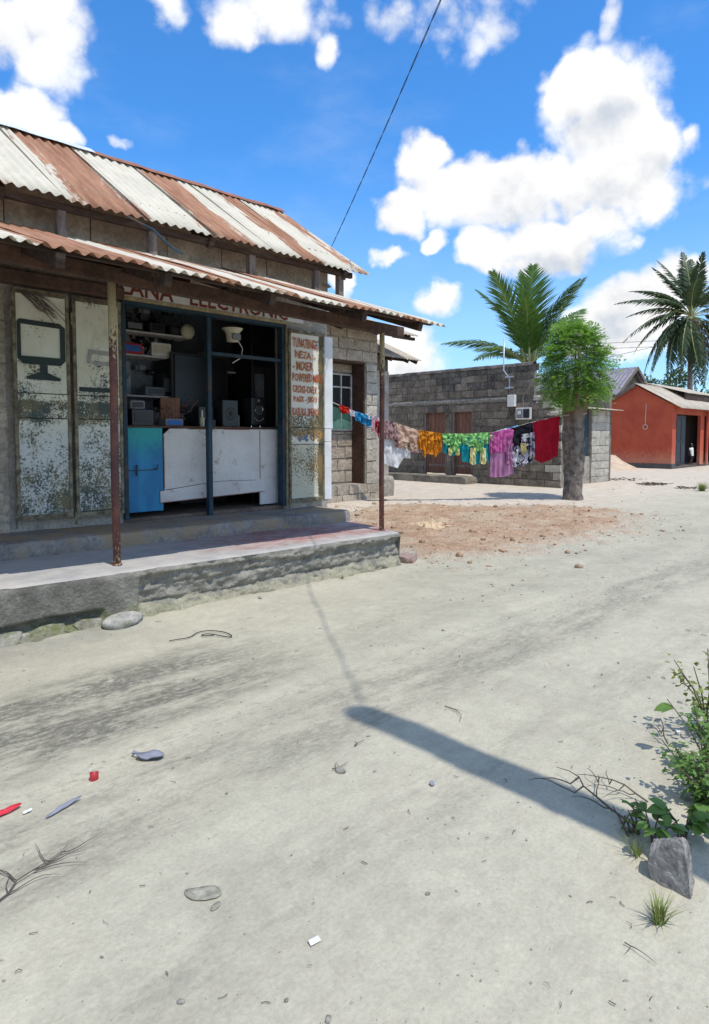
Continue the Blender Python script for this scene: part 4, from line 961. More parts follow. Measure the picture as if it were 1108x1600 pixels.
for i, (u, v, z, w, h, kind, lb) in enumerate((
    (-1.95, 3.1, 2.045, .14, .22, 'mid_grey', 'upright grey box at the left end of the low shelf'), (-1.22, 3.08, 2.045, .16, .30, 'dark_grey', 'dark upright box at the right end of the low shelf'), (-1.10, 3.05, 2.86, .20, .14, 'black', 'black box at the right end of the top shelf'),
    (-1.98, 3.1, 2.865, .12, .20, 'dark_grey', 'dark narrow box at the left end of the top shelf'), (-1.60, 3.1, 2.565, .10, .12, 'cream', 'small cream box between the printed carton and the framed notice'), (-.55, 3.2, 2.58, .26, .12, 'mid_grey', 'grey radio stacked on the amplifier of the right shelf'),
    (-.10, 3.15, 2.455, .22, .26, 'dark_grey', 'dark box at the right end of the right shelf'), (-.85, 3.2, 2.455, .16, .22, 'room', 'pale box at the left end of the right shelf'), (-1.15, 2.15, 1.63, .14, .09, 'dark_grey', 'low dark box on the counter left of the blue centre post'),
    (-1.12, 2.3, 1.63, .22, .26, 'black', 'black box behind the low one on the counter'), (-.66, 2.3, 1.63, .10, .16, 'mid_grey', 'small grey box between the two speakers on the counter'), (-2.15, 2.1, 1.82, .18, .10, 'mid_grey', 'grey radio lying on top of the small television'))):
    boxy('electronic_box', lb, 'box', u-w/2, u+w/2, v, v+.2, z, z+h, kind, fm=('black', 'mid_grey', 'dark_grey')[i % 3])
for i, (u, z) in enumerate(((-1.90, 3.22), (-1.72, 3.12), (-1.48, 3.20), (-1.30, 3.10), (-1.12, 3.24), (-1.85, 2.47), (-1.55, 2.45), (-1.38, 2.40))):
    m = MB(); w, h = random.uniform(.04, .09), random.uniform(.05, .12); m.box(u-w, u+w, 3.20, 3.30, z-h, z, .01); m.tube([(u, 3.25, z), (u+.01, 3.27, z+.10)], .007, 5); m.lathe((u, 3.19, z-h*.5), [(w*.55, .01), (w*.5, -.01), (w*.2, -.015)], 10, 'v')
    solo(m, 'hanging_part', MAT[('black', 'dark_grey', 'mid_grey', 'black')[i % 4]], 'dark electrical part hung on the pale partition inside the shop', 'electrical part', (u, 3.25, z), 'electrical parts hung on the shop partition')
for i in range(9):      # tangled cable bundles and motor coils hung on the partition
    u = random.uniform(-1.95, -.95); z = random.uniform(2.62, 3.2); r = random.uniform(.05, .10)
    m = MB()
    for q in range(3): m.tube([(u+r*random.uniform(.8, 1.2)*math.cos(a), 3.28+random.uniform(-.02, .02), z+r*random.uniform(.8, 1.2)*math.sin(a)) for a in np.linspace(0, 6.3, 13)], .011, 5, False)
    m.tube([(u, 3.30, z+r), (u, 3.35, z+r+.05)], .006, 5)
    solo(m, 'cable_coil', MAT['black' if i % 3 else 'dark_grey'], 'coil of dark cable hung on the pale partition inside the shop', 'cable', (u, 3.28, z), 'cable coils on the shop partition')
t = prop('repair_heap', 'opened radio chassis with tangled wires and coils on the counter', 'radio parts', (-1.72, 2.35, 1.63))
P(t, 'chassis', 'dark_grey', lambda m: m.box(-1.95, -1.45, 2.28, 2.42, 1.63, 1.80, .01))
P(t, 'circuit_board', 'wood_red', lambda m: m.box(-1.78, -1.52, 2.26, 2.28, 1.70, 1.98, .003))
def tang(m):
    for i in range(22):
        p = [(random.uniform(-1.95, -1.4), random.uniform(2.2, 2.35), random.uniform(1.65, 1.9))]
        for q in range(5): p.append(tuple(np.array(p[-1])+RNG.uniform(-.07, .07, 3)))
        p = [(a, b, max(c, 1.64)) for a, b, c in p]; m.tube(p, .006, 5, False)
P(t, 'wires', 'wood_red', tang); P(t, 'coil', 'cream', lambda m: m.lathe((-1.28, 2.15, 1.63), [(.03, 0), (.03, .1), (.035, .11), (.012, .115), (.012, .2)], 10))
#@@REST
# ================================================================ NEIGHBOUR HOUSES ON THE YARD
def course_wall(th, mat, u0, u1, v, z0, z1, h, ln, face='v', holes=(), depth=.05, gap=.011, keep=None, fixed=None):
    """rows of blocks on a wall face; for face 'u' the run u0..u1 is along v and 'v' is the wall's u"""
    r = 0; z = z0
    while z < z1 - .04:
        hh = min(h, z1-z); x = u0 - (ln*.5 if r % 2 else 0)
        while x < u1 - .02:
            a, b = max(x, u0), min(x+ln, u1); x += ln
            if b-a < .06: continue
            segs = [(a, b)]
            for (ha, hb, hz0, hz1) in holes:
                if z + hh*.5 > hz0 and z + hh*.5 < hz1:
                    ns = []
                    for (p, q) in segs:
                        if hb <= p or ha >= q: ns.append((p, q)); continue
                        if ha - p > .05: ns.append((p, ha))
                        if q - hb > .05: ns.append((hb, q))
                    segs = ns
            for p, q in segs:
                c = (p+q)/2
                if keep and not keep(c, z+hh/2): continue
                mt = mat(c, z+hh/2) if callable(mat) else mat
                if face == 'v': block(th, c, v+random.uniform(-.006, .006), z+hh/2, q-p-gap, hh-gap, mt, 'v', depth)
                else: block(th, v+random.uniform(-.006, .006), c, z+hh/2, q-p-gap, hh-gap, mt, 'u', depth)
        z += h; r += 1
# --- house with the green curtained window
h2 = thing('block_house', 'sandy block house behind the washing line with a steel window in a deep recess', 'house', (3.6, 5, .15))
HZ = .12
m = MB(); m.box(1.9, 3.20, 4.83, 5.0, 0, 3.9); m.box(3.20, 4.36, 4.83, 5.0, 3.09, 3.9); m.box(4.36, 4.72, 4.83, 5.3, 0, 3.9); m.box(3.20, 4.36, 4.83, 5.3, 0, .50)
m.box(3.10, 4.40, 5.24, 5.36, .5, 1.63); m.box(3.10, 4.40, 5.24, 5.36, 2.86, 3.4); m.box(3.08, 3.20, 5.0, 5.36, .4, 3.1)
m.box(1.9, 2.05, 5.0, 7.5, 0, 3.9); m.box(4.60, 4.72, 5.3, 7.5, 0, 3.9); m.box(1.9, 4.72, 7.5, 7.62, 0, 3.9); m.build('mortar', MAT['mortar'], h2)
course_wall(h2, 'block_tan', 1.95, 4.71, 4.80, 3.09, 3.86, .225, .46)
course_wall(h2, 'block_tan', 1.95, 3.20, 4.80, .5, 3.09, .225, .46)
course_wall(h2, 'block_tan', 3.21, 4.36, 5.215, .52, 1.63, .26, .46, gap=.03)
course_wall(h2, 'block_tan', 3.21, 4.36, 5.215, 2.88, 3.09, .21, .46)
course_wall(h2, 'block_pale', 4.37, 4.71, 4.80, .5, 3.05, .24, .34)
course_wall(h2, 'block_tan', 3.21, 4.71, 4.80, .30, .50, .20, .30, holes=[(3.32, 3.52, .2, .46), (3.62, 3.86, .2, .46)])
course_wall(h2, 'block_tan', 3.21, 4.78, 4.77, .08, .30, .22, .42)
m = MB(); slab(m, 3.18, 4.9, 4.66, 5.0, -.05, .15, .05, .035, 6, 0, 'tfr', .03); m.build('footing', MAT['mortar'], h2, True)
m = MB(); m.box(3.18, 4.38, 4.84, 5.23, 3.05, 3.088); m.build('lintel', MAT['wood_brown'], h2)
m = MB(); m.box(4.34, 4.362, 4.86, 5.22, .5, 3.05); m.build('shaded_reveal', MAT['wood_brown'], h2)  # dark brown sheet paints in the shade on this side of the recess
wf = MB(); a, b, z0, z1 = 3.30, 4.33, 1.64, 2.85
wf.box(a, b, 5.20, 5.24, z0, z0+.03); wf.box(a, b, 5.20, 5.24, z1-.03, z1); wf.box(a, a+.03, 5.20, 5.24, z0, z1); wf.box(b-.03, b, 5.20, 5.24, z0, z1)
win = wf.build('window', MAT['steel_white'], h2)
for q in (3.99, 4.40-.0): m = MB(); m.box(min(q, 4.29), min(q, 4.29)+.028, 5.195, 5.23, z0+.03, z1-.03); m.build('mullion', MAT['steel_white'], win)
m = MB(); m.box(3.68, 3.708, 5.195, 5.23, z0+.03, z1-.03); m.build('mullion', MAT['steel_white'], win)
m = MB(); m.box(a+.03, b-.03, 5.197, 5.228, 2.55, 2.58); m.build('glazing_bar', MAT['steel_white'], win)
for p, q in ((a+.03, 3.68), (3.708, 3.99), (4.018, 4.30)):
    m = MB(); m.box(p, q, 5.222, 5.228, z0+.03, 2.55); m.build('pane', MAT['glass_dark'], win); m = MB(); m.box(p, q, 5.222, 5.228, 2.58, z1-.03); m.build('pane', MAT['glass_dark'], win)
MAT['curtain'] = pmat('green_curtain_cloth', (.10, .24, .16), (.07, .17, .115), 3, .85, 60, 0, .08)
MAT['curtain_l'] = pmat('pale_green_cloth', (.26, .48, .33), (.18, .38, .26), 5, .85, 60, 0, .08)
def sheetgrid(fn, na, nb, name, mat, par=None, smooth=True):
    m = MB(); k = 0
    for i in range(nb):
        for j in range(na): m.v.append(tuple(float(q) for q in fn(j/(na-1), i/(nb-1))))
    for i in range(nb-1):
        for j in range(na-1): q = i*na+j; m.f.append((q, q+1, q+na+1, q+na))
    return m.build(name, MAT[mat], par, smooth) if par is not None else m
c = sheetgrid(lambda s, t: (a+.04+s*.95, 5.208+.006*math.sin(s*38+t*2), 1.67+t*(.58-.22*s)), 60, 8, 'curtain', 'curtain', h2)
c = sheetgrid(lambda s, t: (a+.04+s*.95, 5.198-.006*math.sin(s*29+t*5), 1.665+t*(.16+.10*abs(math.sin(s*6.5))*(1-.5*s))), 60, 8, 'curtain_hem', 'curtain_l', h2)
k = 0; u = 5.43
while u > 1.75:
    m = MB(); m.sheet(u-.86, u, 4.24, 3.68+.003*(k % 2), 6.9, 4.66+.003*(k % 2), .1063, .014, 5, .002, .006, k+7); m.build('roof_sheet', MAT['cream_roof'], h2, True); u -= .80; k += 1
for u in (2.2, 3.2, 4.2, 5.2): m = MB(); m.bar((u, 4.32, 3.64), (u, 6.8, 4.555), .06, .10); m.build('rafter', MAT['wood_dark'], h2)
m = MB(); m.box(4.72, 5.40, 4.33, 4.39, 3.60, 3.66); m.build('eave_batten', MAT['wood_dark'], h2)
# service mast for the cable, on the far slope
h2m = MB(); h2m.tube([(3.59, 5.53, 3.6), (3.59, 5.53, 4.85)], .03, 10); h2m.build('service_mast', MAT['galv'], h2)
# --- plastered house next to it
h3 = thing('plastered_house', 'smooth grey plastered house end under a low cream iron roof', 'house', (5.1, 5.4, .15))
m = MB(); m.box(4.73, 5.36, 5.06, 5.22, 0, 2.98, .006); m.box(5.22, 5.36, 5.22, 8.2, 0, 2.98); m.build('wall', MAT['plaster_pale'], h3)
m = MB(); 
for i in range(5): u = 4.74+i*.124; m = MB(); m.box(u, u+.116, 5.08+random.uniform(0, .01), 5.10+.01, 2.985, 3.42); m.build('plank', MAT['wood_grey'], h3)
m = MB(); slab(m, 4.73, 5.45, 4.98, 5.3, 0, .62, .05, .03, 6, 0, 'tfr', .02); m.build('rough_base', MAT['mortar'], h3, True)
k = 0; u = 5.98
while u > 4.8:
    m = MB(); m.sheet(u-.64, u, 4.62, 3.235+.003*(k % 2), 6.3, 4.0+.003*(k % 2), .1, .013, 5, .002, .005, k+17); m.build('roof_sheet', MAT['cream_roof'], h3, True); u -= .6; k += 1
for u in (5.05, 5.6, 5.9): m = MB(); m.bar((u, 4.70, 3.20), (u, 6.2, 3.885), .05, .09); m.build('rafter', MAT['wood_dark'], h3)
m = MB(); m.box(5.2, 5.95, 4.98, 5.04, 3.24, 3.30); m.build('wall_plate', MAT['wood_dark'], h3)

# --- unfinished grey block house that closes the yard
bh = thing('block_house', 'unfinished grey concrete block house with two plank doors and a toothed broken corner', 'house', (12, 6.5, .15))
BU = 10.22
def top_at(v): return 3.46 if v > 4.22 else (2.62 if v > 4.0 else (2.30 if v > 3.85 else 2.06))
m = MB()
m.box(BU+.03, BU+.18, 4.24, 6.17, 0, 3.46); m.box(BU+.03, BU+.18, 6.17, 8.02, 2.33, 3.46); m.box(BU+.03, BU+.18, 6.90, 7.17, 0, 2.33); m.box(BU+.03, BU+.18, 8.02, 10.6, 0, 3.46)
m.box(BU+.03, BU+.18, 3.42, 4.24, 0, 2.04)
m.box(BU+.18, 14.0, 10.45, 10.6, 0, 3.3); m.box(13.85, 14.0, 3.75, 10.45, 0, 3.0)
m.build('mortar', MAT['mortar_grey'], bh)
def bmat(v, z):
    if z > 3.25 and random.random() < .75: return 'block_dark'
    if z > 2.9 and random.random() < .3: return 'block_dark'
    if v < 3.75 and random.random() < .5: return 'block_pale'
    return 'block_grey'
course_wall(bh, bmat, 3.40, 10.6, BU, .15, 3.48, .2085, .46, 'u', holes=[(6.17, 6.94, .0, 2.33), (7.13, 8.02, 0, 2.33), (3.3, 10.7, 2.50, 2.62)], depth=.06, keep=lambda v, z: z < top_at(v)+.02)
m = MB(); n = 90; nz = 5
for i in range(n+1):
    v = 4.9 + 5.6*i/n
    for j in range(nz): z = 2.49+.125*j/(nz-1); m.v.append((BU-.012-.03*abs(float(vn(v*14, z*30)))*2+(.02 if j in (0, nz-1) else 0), v, z))
for i in range(n):
    for j in range(nz-1): q = i*nz+j; m.f.append((q, q+1, q+nz+1, q+nz))
m.build('ring_beam', MAT['pitted_sunfleck'], bh, True)
m = MB(); slab(m, 4.24, 10.6, -.02, .16, 3.44, 3.54, .06, .03, 5, 0, 'tfb', .03)
m.v = [(BU+b_, a_, c_) for a_, b_, c_ in m.v]; m.f = [tuple(reversed(q)) for q in m.f]; m.build('parapet_cap', MAT['block_dark'], bh, True)
for v0_, v1_ in ((6.20, 6.90), (7.17, 7.98)):
    fr = MB(); fr.box(BU+.02, BU+.10, v0_-.03, v0_+.03, .38, 2.33); fr.box(BU+.02, BU+.10, v1_-.03, v1_+.03, .38, 2.33); fr.box(BU+.02, BU+.10, v0_, v1_, 2.27, 2.33)
    dr = fr.build('door', MAT['wood_grey'], bh)
    n = 5; w = (v1_-v0_-.06)/n
    for i in range(n):
        m = MB(); m.box(BU+.10, BU+.125, v0_+.03+i*w+.004, v0_+.03+(i+1)*w-.004, .40, 2.265); m.build('plank', MAT['wood_red'], dr)
    m = MB(); m.box(BU+.085, BU+.10, v0_+.03, v1_-.03, .6, .68); m.build('ledge', MAT['wood_grey'], dr)
m = MB(); m.bar((BU-.01, 7.20, 2.08), (BU-.02, 7.0, 2.30), .03, .03); m.build('prop_stick', MAT['wood_grey'], bh)
m = MB(); slab(m, 9.55, BU+.02, 5.95, 9.6, 0, .36, .06, .03, 4, 0, 'tfl', .03); m.build('door_step', MAT['mortar_grey'], bh, True)
for (v, z, ln, h) in ((3.62, 2.13, .46, .12), (3.80, 2.36, .30, .18), (4.02, 2.56, .42, .14)): block(bh, BU-.01, v, z, ln, h, 'block_pale', 'u', .16)
# meter boxes, conduit
m = MB(); m.tube([(BU-.07, 5.12, 4.22), (BU-.07, 5.12, 3.35), (BU-.07, 4.93, 3.12), (BU-.07, 4.93, 2.9), (BU-.07, 4.95, 2.82)], .019, 10); m.build('conduit', MAT['galv'], bh, True)
for z in (3.16, 2.86): m = MB(); m.box(BU-.10, BU-.03, 4.82, 5.06, z-.02, z+.02); m.build('bracket', MAT['galv'], bh)
m = MB(); m.tube([(BU-.06, 4.96, 2.84), (BU-.03, 4.98, 2.4), (BU-.03, 4.9, 2.1), (BU-.03, 4.72, 2.3)], .010, 6); m.build('service_lead', MAT['wire'], bh)
m = MB(); m.box(BU-.11, BU-.01, 4.74, 4.97, 2.34, 2.66, .008); m.build('cutout_box', MAT['white'], bh)
m = MB(); m.box(BU-.06, BU-.005, 4.27, 4.73, 1.98, 2.30, .004); mt = m.build('meter_cabinet', MAT['white'], bh)
for v0_, v1_ in ((4.31, 4.49), (4.52, 4.70)):
    m = MB(); m.box(BU-.075, BU-.06, v0_, v1_, 2.02, 2.26); m.build('meter_window' if v0_ < 4.4 else 'meter', MAT['glass_dark' if v0_ < 4.4 else 'mid_grey'], mt)
m = MB(); m.box(BU-.085, BU-.075, 4.56, 4.66, 2.12, 2.22); m.build('dial_plate', MAT['white'], mt)
m = MB(); m.tube([(BU-.03, 4.50, 2.30), (BU-.03, 4.53, 2.55), (BU-.03, 4.47, 2.72)], .013, 6); m.tube([(BU-.03, 4.55, 2.30), (BU-.03, 4.50, 2.5)], .012, 6); m.build('cable', MAT['mid_grey'], bh)
# sunlit side wall of the same house, beyond the tree
m = MB(); m.box(BU+.2, 11.55, 3.70, 3.85, 0, 2.3); m.box(12.6, 13.72, 3.70, 3.85, 0, 2.3); m.box(11.55, 12.6, 3.74, 3.85, 0, .95); m.build('mortar', MAT['mortar'], bh)
course_wall(bh, 'block_pale', 12.58, 13.74, 3.68, .12, 2.30, .225, .58, 'v', depth=.05)
course_wall(bh, 'block_pale', BU+.2, 11.55, 3.68, .12, 2.30, .225, .46, 'v', depth=.05)
m = MB(); m.box(11.57, 12.57, 3.79, 3.82, .97, 2.26, .004); sh = m.build('shutter', MAT['blue_frame'], bh)
for i in range(4): m = MB(); m.box(11.60+i*.24, 11.60+i*.24+.225, 3.775, 3.79, 1.0, 2.23); m.build('plank', MAT['blue_frame'], sh)
m = MB(); m.sheet(BU+.6, 14.1, 3.42, 2.30, 6.0, 2.62, .1, .012, 4, .002, .006, 5); m.build('roof_sheet', MAT['cream_roof'], bh, True)

# --- red house
rh = thing('red_house', 'red ochre plastered house with a gable end, cream iron roof and dark open porch', 'house', (24, 6, .2))
RU, RV = 21.97, 4.79
m = MB(); m.add([(RU, RV, .42), (RU, 7.6, .42), (RU, 7.6, 2.90), (RU, 6.27, 3.64), (RU, RV, 2.80)] + [(RU+.15, RV, .42), (RU+.15, 7.6, .42), (RU+.15, 7.6, 2.90), (RU+.15, 6.27, 3.64), (RU+.15, RV, 2.80)],
    [(0, 4, 3, 2, 1), (5, 6, 7, 8, 9), (0, 5, 9, 4), (1, 2, 7, 6), (2, 3, 8, 7), (3, 4, 9, 8)])
m.box(RU+.15, 22.40, RV, RV+.15, .42, 2.8); m.box(22.40, 29.5, RV, RV+.15, 2.44, 2.8); m.box(25.30, 25.80, RV, RV+.12, .30, 2.44); m.box(28.4, 30, RV, RV+.15, .3, 2.8)
m.box(RU+.15, 30, 7.45, 7.6, .4, 2.9); m.box(29.85, 30, RV+.15, 7.45, .3, 2.9); m.build('wall', MAT['red_wall'], rh)
m = MB(); m.box(RU-.02, RU+.13, RV-.02, 7.62, 0, .42); m.box(RU+.13, 22.40, RV-.02, RV+.13, 0, .42); m.box(22.40, 30, RV-.02, RV+.1, .0, .28); m.build('plinth', MAT['plinth'], rh)
m = MB(); m.box(RU+.15, 30, RV+.1, 7.45, .18, .29); m.build('floor', MAT['room_floor'], rh)
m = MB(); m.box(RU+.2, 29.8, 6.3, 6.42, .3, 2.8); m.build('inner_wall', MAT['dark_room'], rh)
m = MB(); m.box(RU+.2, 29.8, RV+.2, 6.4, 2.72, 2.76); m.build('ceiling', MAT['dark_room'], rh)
m = MB(); m.box(23.0, 24.15, 5.02, 5.06, .32, 2.42, .01); d = m.build('door', MAT['blue_black'], rh)
for z0_, z1_ in ((.45, 1.25), (1.35, 2.3)):
    for q in (23.06, 23.60): m = MB(); m.box(q, q+.48, 5.0, 5.02, z0_, z1_); m.build('panel', MAT['blue_black'], d)
m = MB(); m.tube([(25.8, RV-.12, .28), (25.8, RV-.12, 2.62)], .06, 12); m.build('porch_column', MAT['red_wall'], rh)
k = 0
for u in np.arange(RU-.12, 30.2, .82):
    m = MB(); m.sheet(u, u+.86, 4.42, 2.66+.003*(k % 2), 6.30, 3.74+.003*(k % 2), .1, .012, 4, .002, .004, k); m.build('roof_sheet', MAT['cream_roof'], rh, True)
    m = MB(); m.sheet(u, u+.86, 6.26, 3.73+.003*(k % 2), 7.95, 2.74+.003*(k % 2), .1, .012, 4, .002, .004, k+40); m.build('roof_sheet', MAT['cream_roof'], rh, True); k += 1
m = MB(); m.bar((RU-.10, 7.95, 2.70), (RU-.10, 6.28, 3.68), .03, .14); m.build('barge_board', MAT['wood_grey'], rh)
for u in np.arange(24.6, 30, .9):
    m = MB(); m.sheet(u, u+.94, 5.15, 3.42, 7.1, 3.98, .1, .012, 3, .002, .004, 3); m.build('raised_roof_sheet', MAT['cream_roof'], rh, True)
m = MB(); m.box(24.6, 30, 5.2, 5.26, 3.1, 3.40); m.build('raised_roof_beam', MAT['wood_dark'], rh)
# rope and ring painted-white hanging on the gable
m = MB(); m.tube([(RU-.03, 5.83, 2.88), (RU-.03, 5.845, 2.35), (RU-.03, 5.85, 2.02)], .012, 6); rp = m
rp.tube([(RU-.035, 5.85+.09*math.sin(a), 1.92-.095*math.cos(a)*-1) for a in np.linspace(0, 6.3, 17)], .014, 6, False)
solo(rp, 'rope_ring', MAT['cord'], 'thin rope ending in a ring hanging on the red gable wall', 'rope', (RU-.03, 5.84, 2))
# --- grey roofed house behind
gh_ = thing('gabled_house', 'grey block house behind the red one with a purplish grey ribbed roof', 'house', (30.4, 12, .2))
m = MB(); m.add([(28.3, 9.97, 0), (32.5, 9.97, 0), (32.5, 9.97, 3.8), (30.38, 9.97, 5.16), (28.3, 9.97, 3.8), (28.3, 10.1, 0), (32.5, 10.1, 0), (32.5, 10.1, 3.8), (30.38, 10.1, 5.16), (28.3, 10.1, 3.8)],
    [(0, 1, 2, 3, 4), (9, 8, 7, 6, 5), (0, 5, 6, 1), (0, 4, 9, 5), (1, 6, 7, 2)]); m.box(28.3, 28.42, 10.1, 17, 0, 3.8); m.box(32.38, 32.5, 10.1, 17, 0, 3.8); m.box(28.42, 32.38, 16.9, 17, 0, 3.8); m.build('wall', MAT['mortar_grey'], gh_)
r = 0
for z in np.arange(3.3, 5.0, .26):
    hw = min(2.05, (5.16-z-.26)/.65); u = 30.38-hw
    while u < 30.38+hw-.1: e = min(u+.55, 30.38+hw); block(gh_, (u+e)/2, 9.95, z+.13, e-u-.02, .24, 'block_grey', 'v', .03); u += .55
for k, v in enumerate(np.arange(9.6, 17.2, .84)):
    for sgn in (-1, 1):
        m = MB(); m.sheet(v, v+.88, 30.38, 5.30, 30.38+sgn*2.45, 3.70, .21, .022, 4, .002, .003, k, axis='v'); m.build('roof_sheet', MAT['grey_roof'], gh_, True)
for sgn in (-1, 1): m = MB(); m.bar((30.38, 9.62, 5.24), (30.38+sgn*2.45, 9.62, 3.64), .04, .16); m.build('barge_board', MAT['wood_grey'], gh_)

# ================================================================ TREES
def leafset(name, V, F, mat, par):
    o = ORIGIN[par.name]; V = np.asarray(V) - np.array(o)
    me = np_mesh(name, V, F, mat); ob = bpy.data.objects.new(name, me); COL.objects.link(ob); ob.parent = par; return ob
def moringa():
    t = thing('moringa_tree', 'pollarded tree with thick rough trunk and round bright green feathery crown', 'tree', (7.6, 1.72, .14))
    m = MB(); k = len(m.v); nz, nn = 60, 40; z0, z1 = .02, 2.16
    for i in range(nz):
        f = i/(nz-1); z = z0+(z1-z0)*f; r = .205 + .05*max(0, .12-f)/.12 - .012*math.sin(f*9) + .045*max(0, f-.84)/.16*(1-.6*max(0, f-.92)/.08)
        for j in range(nn):
            a = 2*math.pi*j/nn; kn = .05*float(fbm(a*1.6+3, z*2.4, 4, .6)) + .022*float(vn(a*6+9, z*9)) + .02*math.cos(3*a+1)
            m.v.append((7.6+(r+kn)*math.cos(a)+.02*math.sin(z*2), 1.72+(r+kn)*math.sin(a), z))
    for i in range(nz-1):
        for j in range(nn): a = i*nn+j; b = i*nn+(j+1) % nn; m.f.append((a, b, b+nn, a+nn))
    m.f.append(tuple((nz-1)*nn+j for j in range(nn)))
    m.build('trunk', MAT['bark'], t, True)
    c = np.array((7.56, 1.70, 2.98)); tips = []
    for i in range(9):
        a = i*.7+.3; L = random.uniform(.3, .6); b = (7.6+.17*math.cos(a), 1.72+.17*math.sin(a), 2.02)
        p1 = (b[0]+.13*math.cos(a), b[1]+.13*math.sin(a), 2.35); p2 = (7.6+.4*math.cos(a), 1.72+.4*math.sin(a), 2.35+L)
        m = MB(); m.tube([b, p1, p2], [.065, .035, .010], 9, True, .12); m.build('limb', MAT['bark'], t, True); tips.append(p2)
    m = MB(); m.tube([(7.55, 1.68, 2.05), (7.52, 1.66, 2.5), (7.55, 1.7, 3.4)], [.10, .05, .012], 10, True, .1); m.build('limb', MAT['bark'], t, True)
    # spray templates: drooping compound leaves
    temps = []
    for q in range(7):
        V = []; L = RNG.uniform(.36, .55); npn = 9
        for i in range(npn):
            f = (i+1)/npn; x = L*f; z = -.32*L*f*f*RNG.uniform(.8, 1.4)
            for s in (-1, 1):
                pl = .19*(1-.65*f)*RNG.uniform(.8, 1.15)
                if i == npn-1 and s == 1: continue
                nl = 4
                for j in range(nl):
                    g = (j+1)/nl; px = x+pl*g*.55; py = s*pl*g; pz_ = z-.25*pl*g*g
                    for e in (-1, 1):
                        w = .020*RNG.uniform(.8, 1.2); d = np.array((.55*e*.5+.5, s*.6-e*.3*s, RNG.uniform(-.35, .15))); d /= np.linalg.norm(d)
                        b = np.array((px, py, pz_)); lw = np.array((-d[1], d[0], RNG.uniform(-.3, .3)))*w*.5; Ld = w*2.1
                        V += [b, b+d*Ld*.5+lw, b+d*Ld, b+d*Ld*.5-lw]
        temps.append(np.array(V))
    Vs = []; tot = 0
    for i in range(720):
        d = RNG.normal(size=3); d /= np.linalg.norm(d)
        if d[2] < -.75: continue
        rr = RNG.random()**.38
        zq = RNG.random()**.85; rad = .62*(math.sin(math.pi*min(1, .20+.80*zq))**.75)*(1-.22*zq)*(1+.35*float(vn(math.atan2(d[1], d[0])*1.4+5, zq*4))); aa = math.atan2(d[1], d[0])
        p = np.array((7.58+rad*rr*math.cos(aa)*.86, 1.72+rad*rr*math.sin(aa)*.86, 2.36+1.42*zq)); d[2] = (zq-.45)*1.6
        az = math.atan2(d[1], d[0]) + RNG.normal()*.5; pit = .55*d[2] + RNG.normal()*.25 - .1; roll = RNG.normal()*.4
        M3 = np.array(Euler((roll, -pit, az)).to_matrix()); s = RNG.uniform(.6, 1.0)
        Vs.append(temps[RNG.integers(7)]@M3.T*s + p)
    V = np.concatenate(Vs); F = np.arange(len(V)).reshape(-1, 4)
    o = leafset('crown', V, F, MAT['moringa'], t); return t
moringa()

def frond_mesh(name, L, droop, mat, n=46, wid=.62, hang=.35, seed=0, lw_=.026, ragged=0):
    """frond along +x starting at the origin, arching down; leaflets hang from the midrib"""
    rr = np.random.default_rng(seed); V = []; F = []
    def mid(f): return np.array((L*f*(1-.12*droop*f*f), 0, L*(.18*f - droop*f*f)))
    N = 14; pr = [mid(i/(N-1)) for i in range(N)]
    for i, p in enumerate(pr):
        r = .030*(1-.88*i/(N-1))*L/3
        for a in (0, 2.1, 4.2): V.append(p + np.array((0, r*math.cos(a), r*math.sin(a))))
    for i in range(N-1):
        for j in range(3): a = i*3+j; b = i*3+(j+1) % 3; F.append((a, b, b+3, a+3))
    nr = len(F)
    for i in range(n):
        f = .17 + .83*(i+.5)/n; p = mid(f); t = mid(min(f+.01, 1))-mid(f-.01); t /= np.linalg.norm(t)
        ll = wid*(math.sin(math.pi*min(1, (f-.10)/.9)**.75)*.9+.16)*L/3
        for s in (-1, 1):
            if rr.random() < ragged: continue
            l = ll*rr.uniform(.85, 1.1); d = t*(.55+.35*f) + np.array((0, s*.85, .16*(1-f)-hang*.25)); d /= np.linalg.norm(d); d = d + rr.normal(size=3)*.05
            e = d + np.array((0, 0, -hang*rr.uniform(.7, 1.5))); e /= np.linalg.norm(e)
            w = lw_*L/3*rr.uniform(.8, 1.2); up = np.cross(d, t)*s; wv = t*w
            a = p; b = p+d*l*.45; c = b+e*l*.55; k = len(V)
            V += [a-wv*.6, a+wv*.6, b+wv, b-wv, c]
            F.append((k, k+1, k+2, k+3)); F.append((k+3, k+2, k+4, k+4))
    V = np.array(V); me = mesh_from(name, [tuple(v) for v in V], [q if q[2] != q[3] else q[:3] for q in F], MAT[mat])
    me.materials.append(MAT['rachis'])
    for p in me.polygons[:nr]: p.material_index = 1
    return me
def put_frond(t, me, base, az, pitch, roll=0, s=1, label=None):
    ob = bpy.data.objects.new('frond', me); COL.objects.link(ob); ob.parent = t; o = ORIGIN[t.name]
    ob.location = Vector(base)-o; ob.rotation_euler = Euler((roll, -pitch, az), 'XYZ'); ob.scale = (s, s, s)
    if label: ob['label'] = label
    return ob
CA = -R(45)     # camera's right, as a direction in the grid
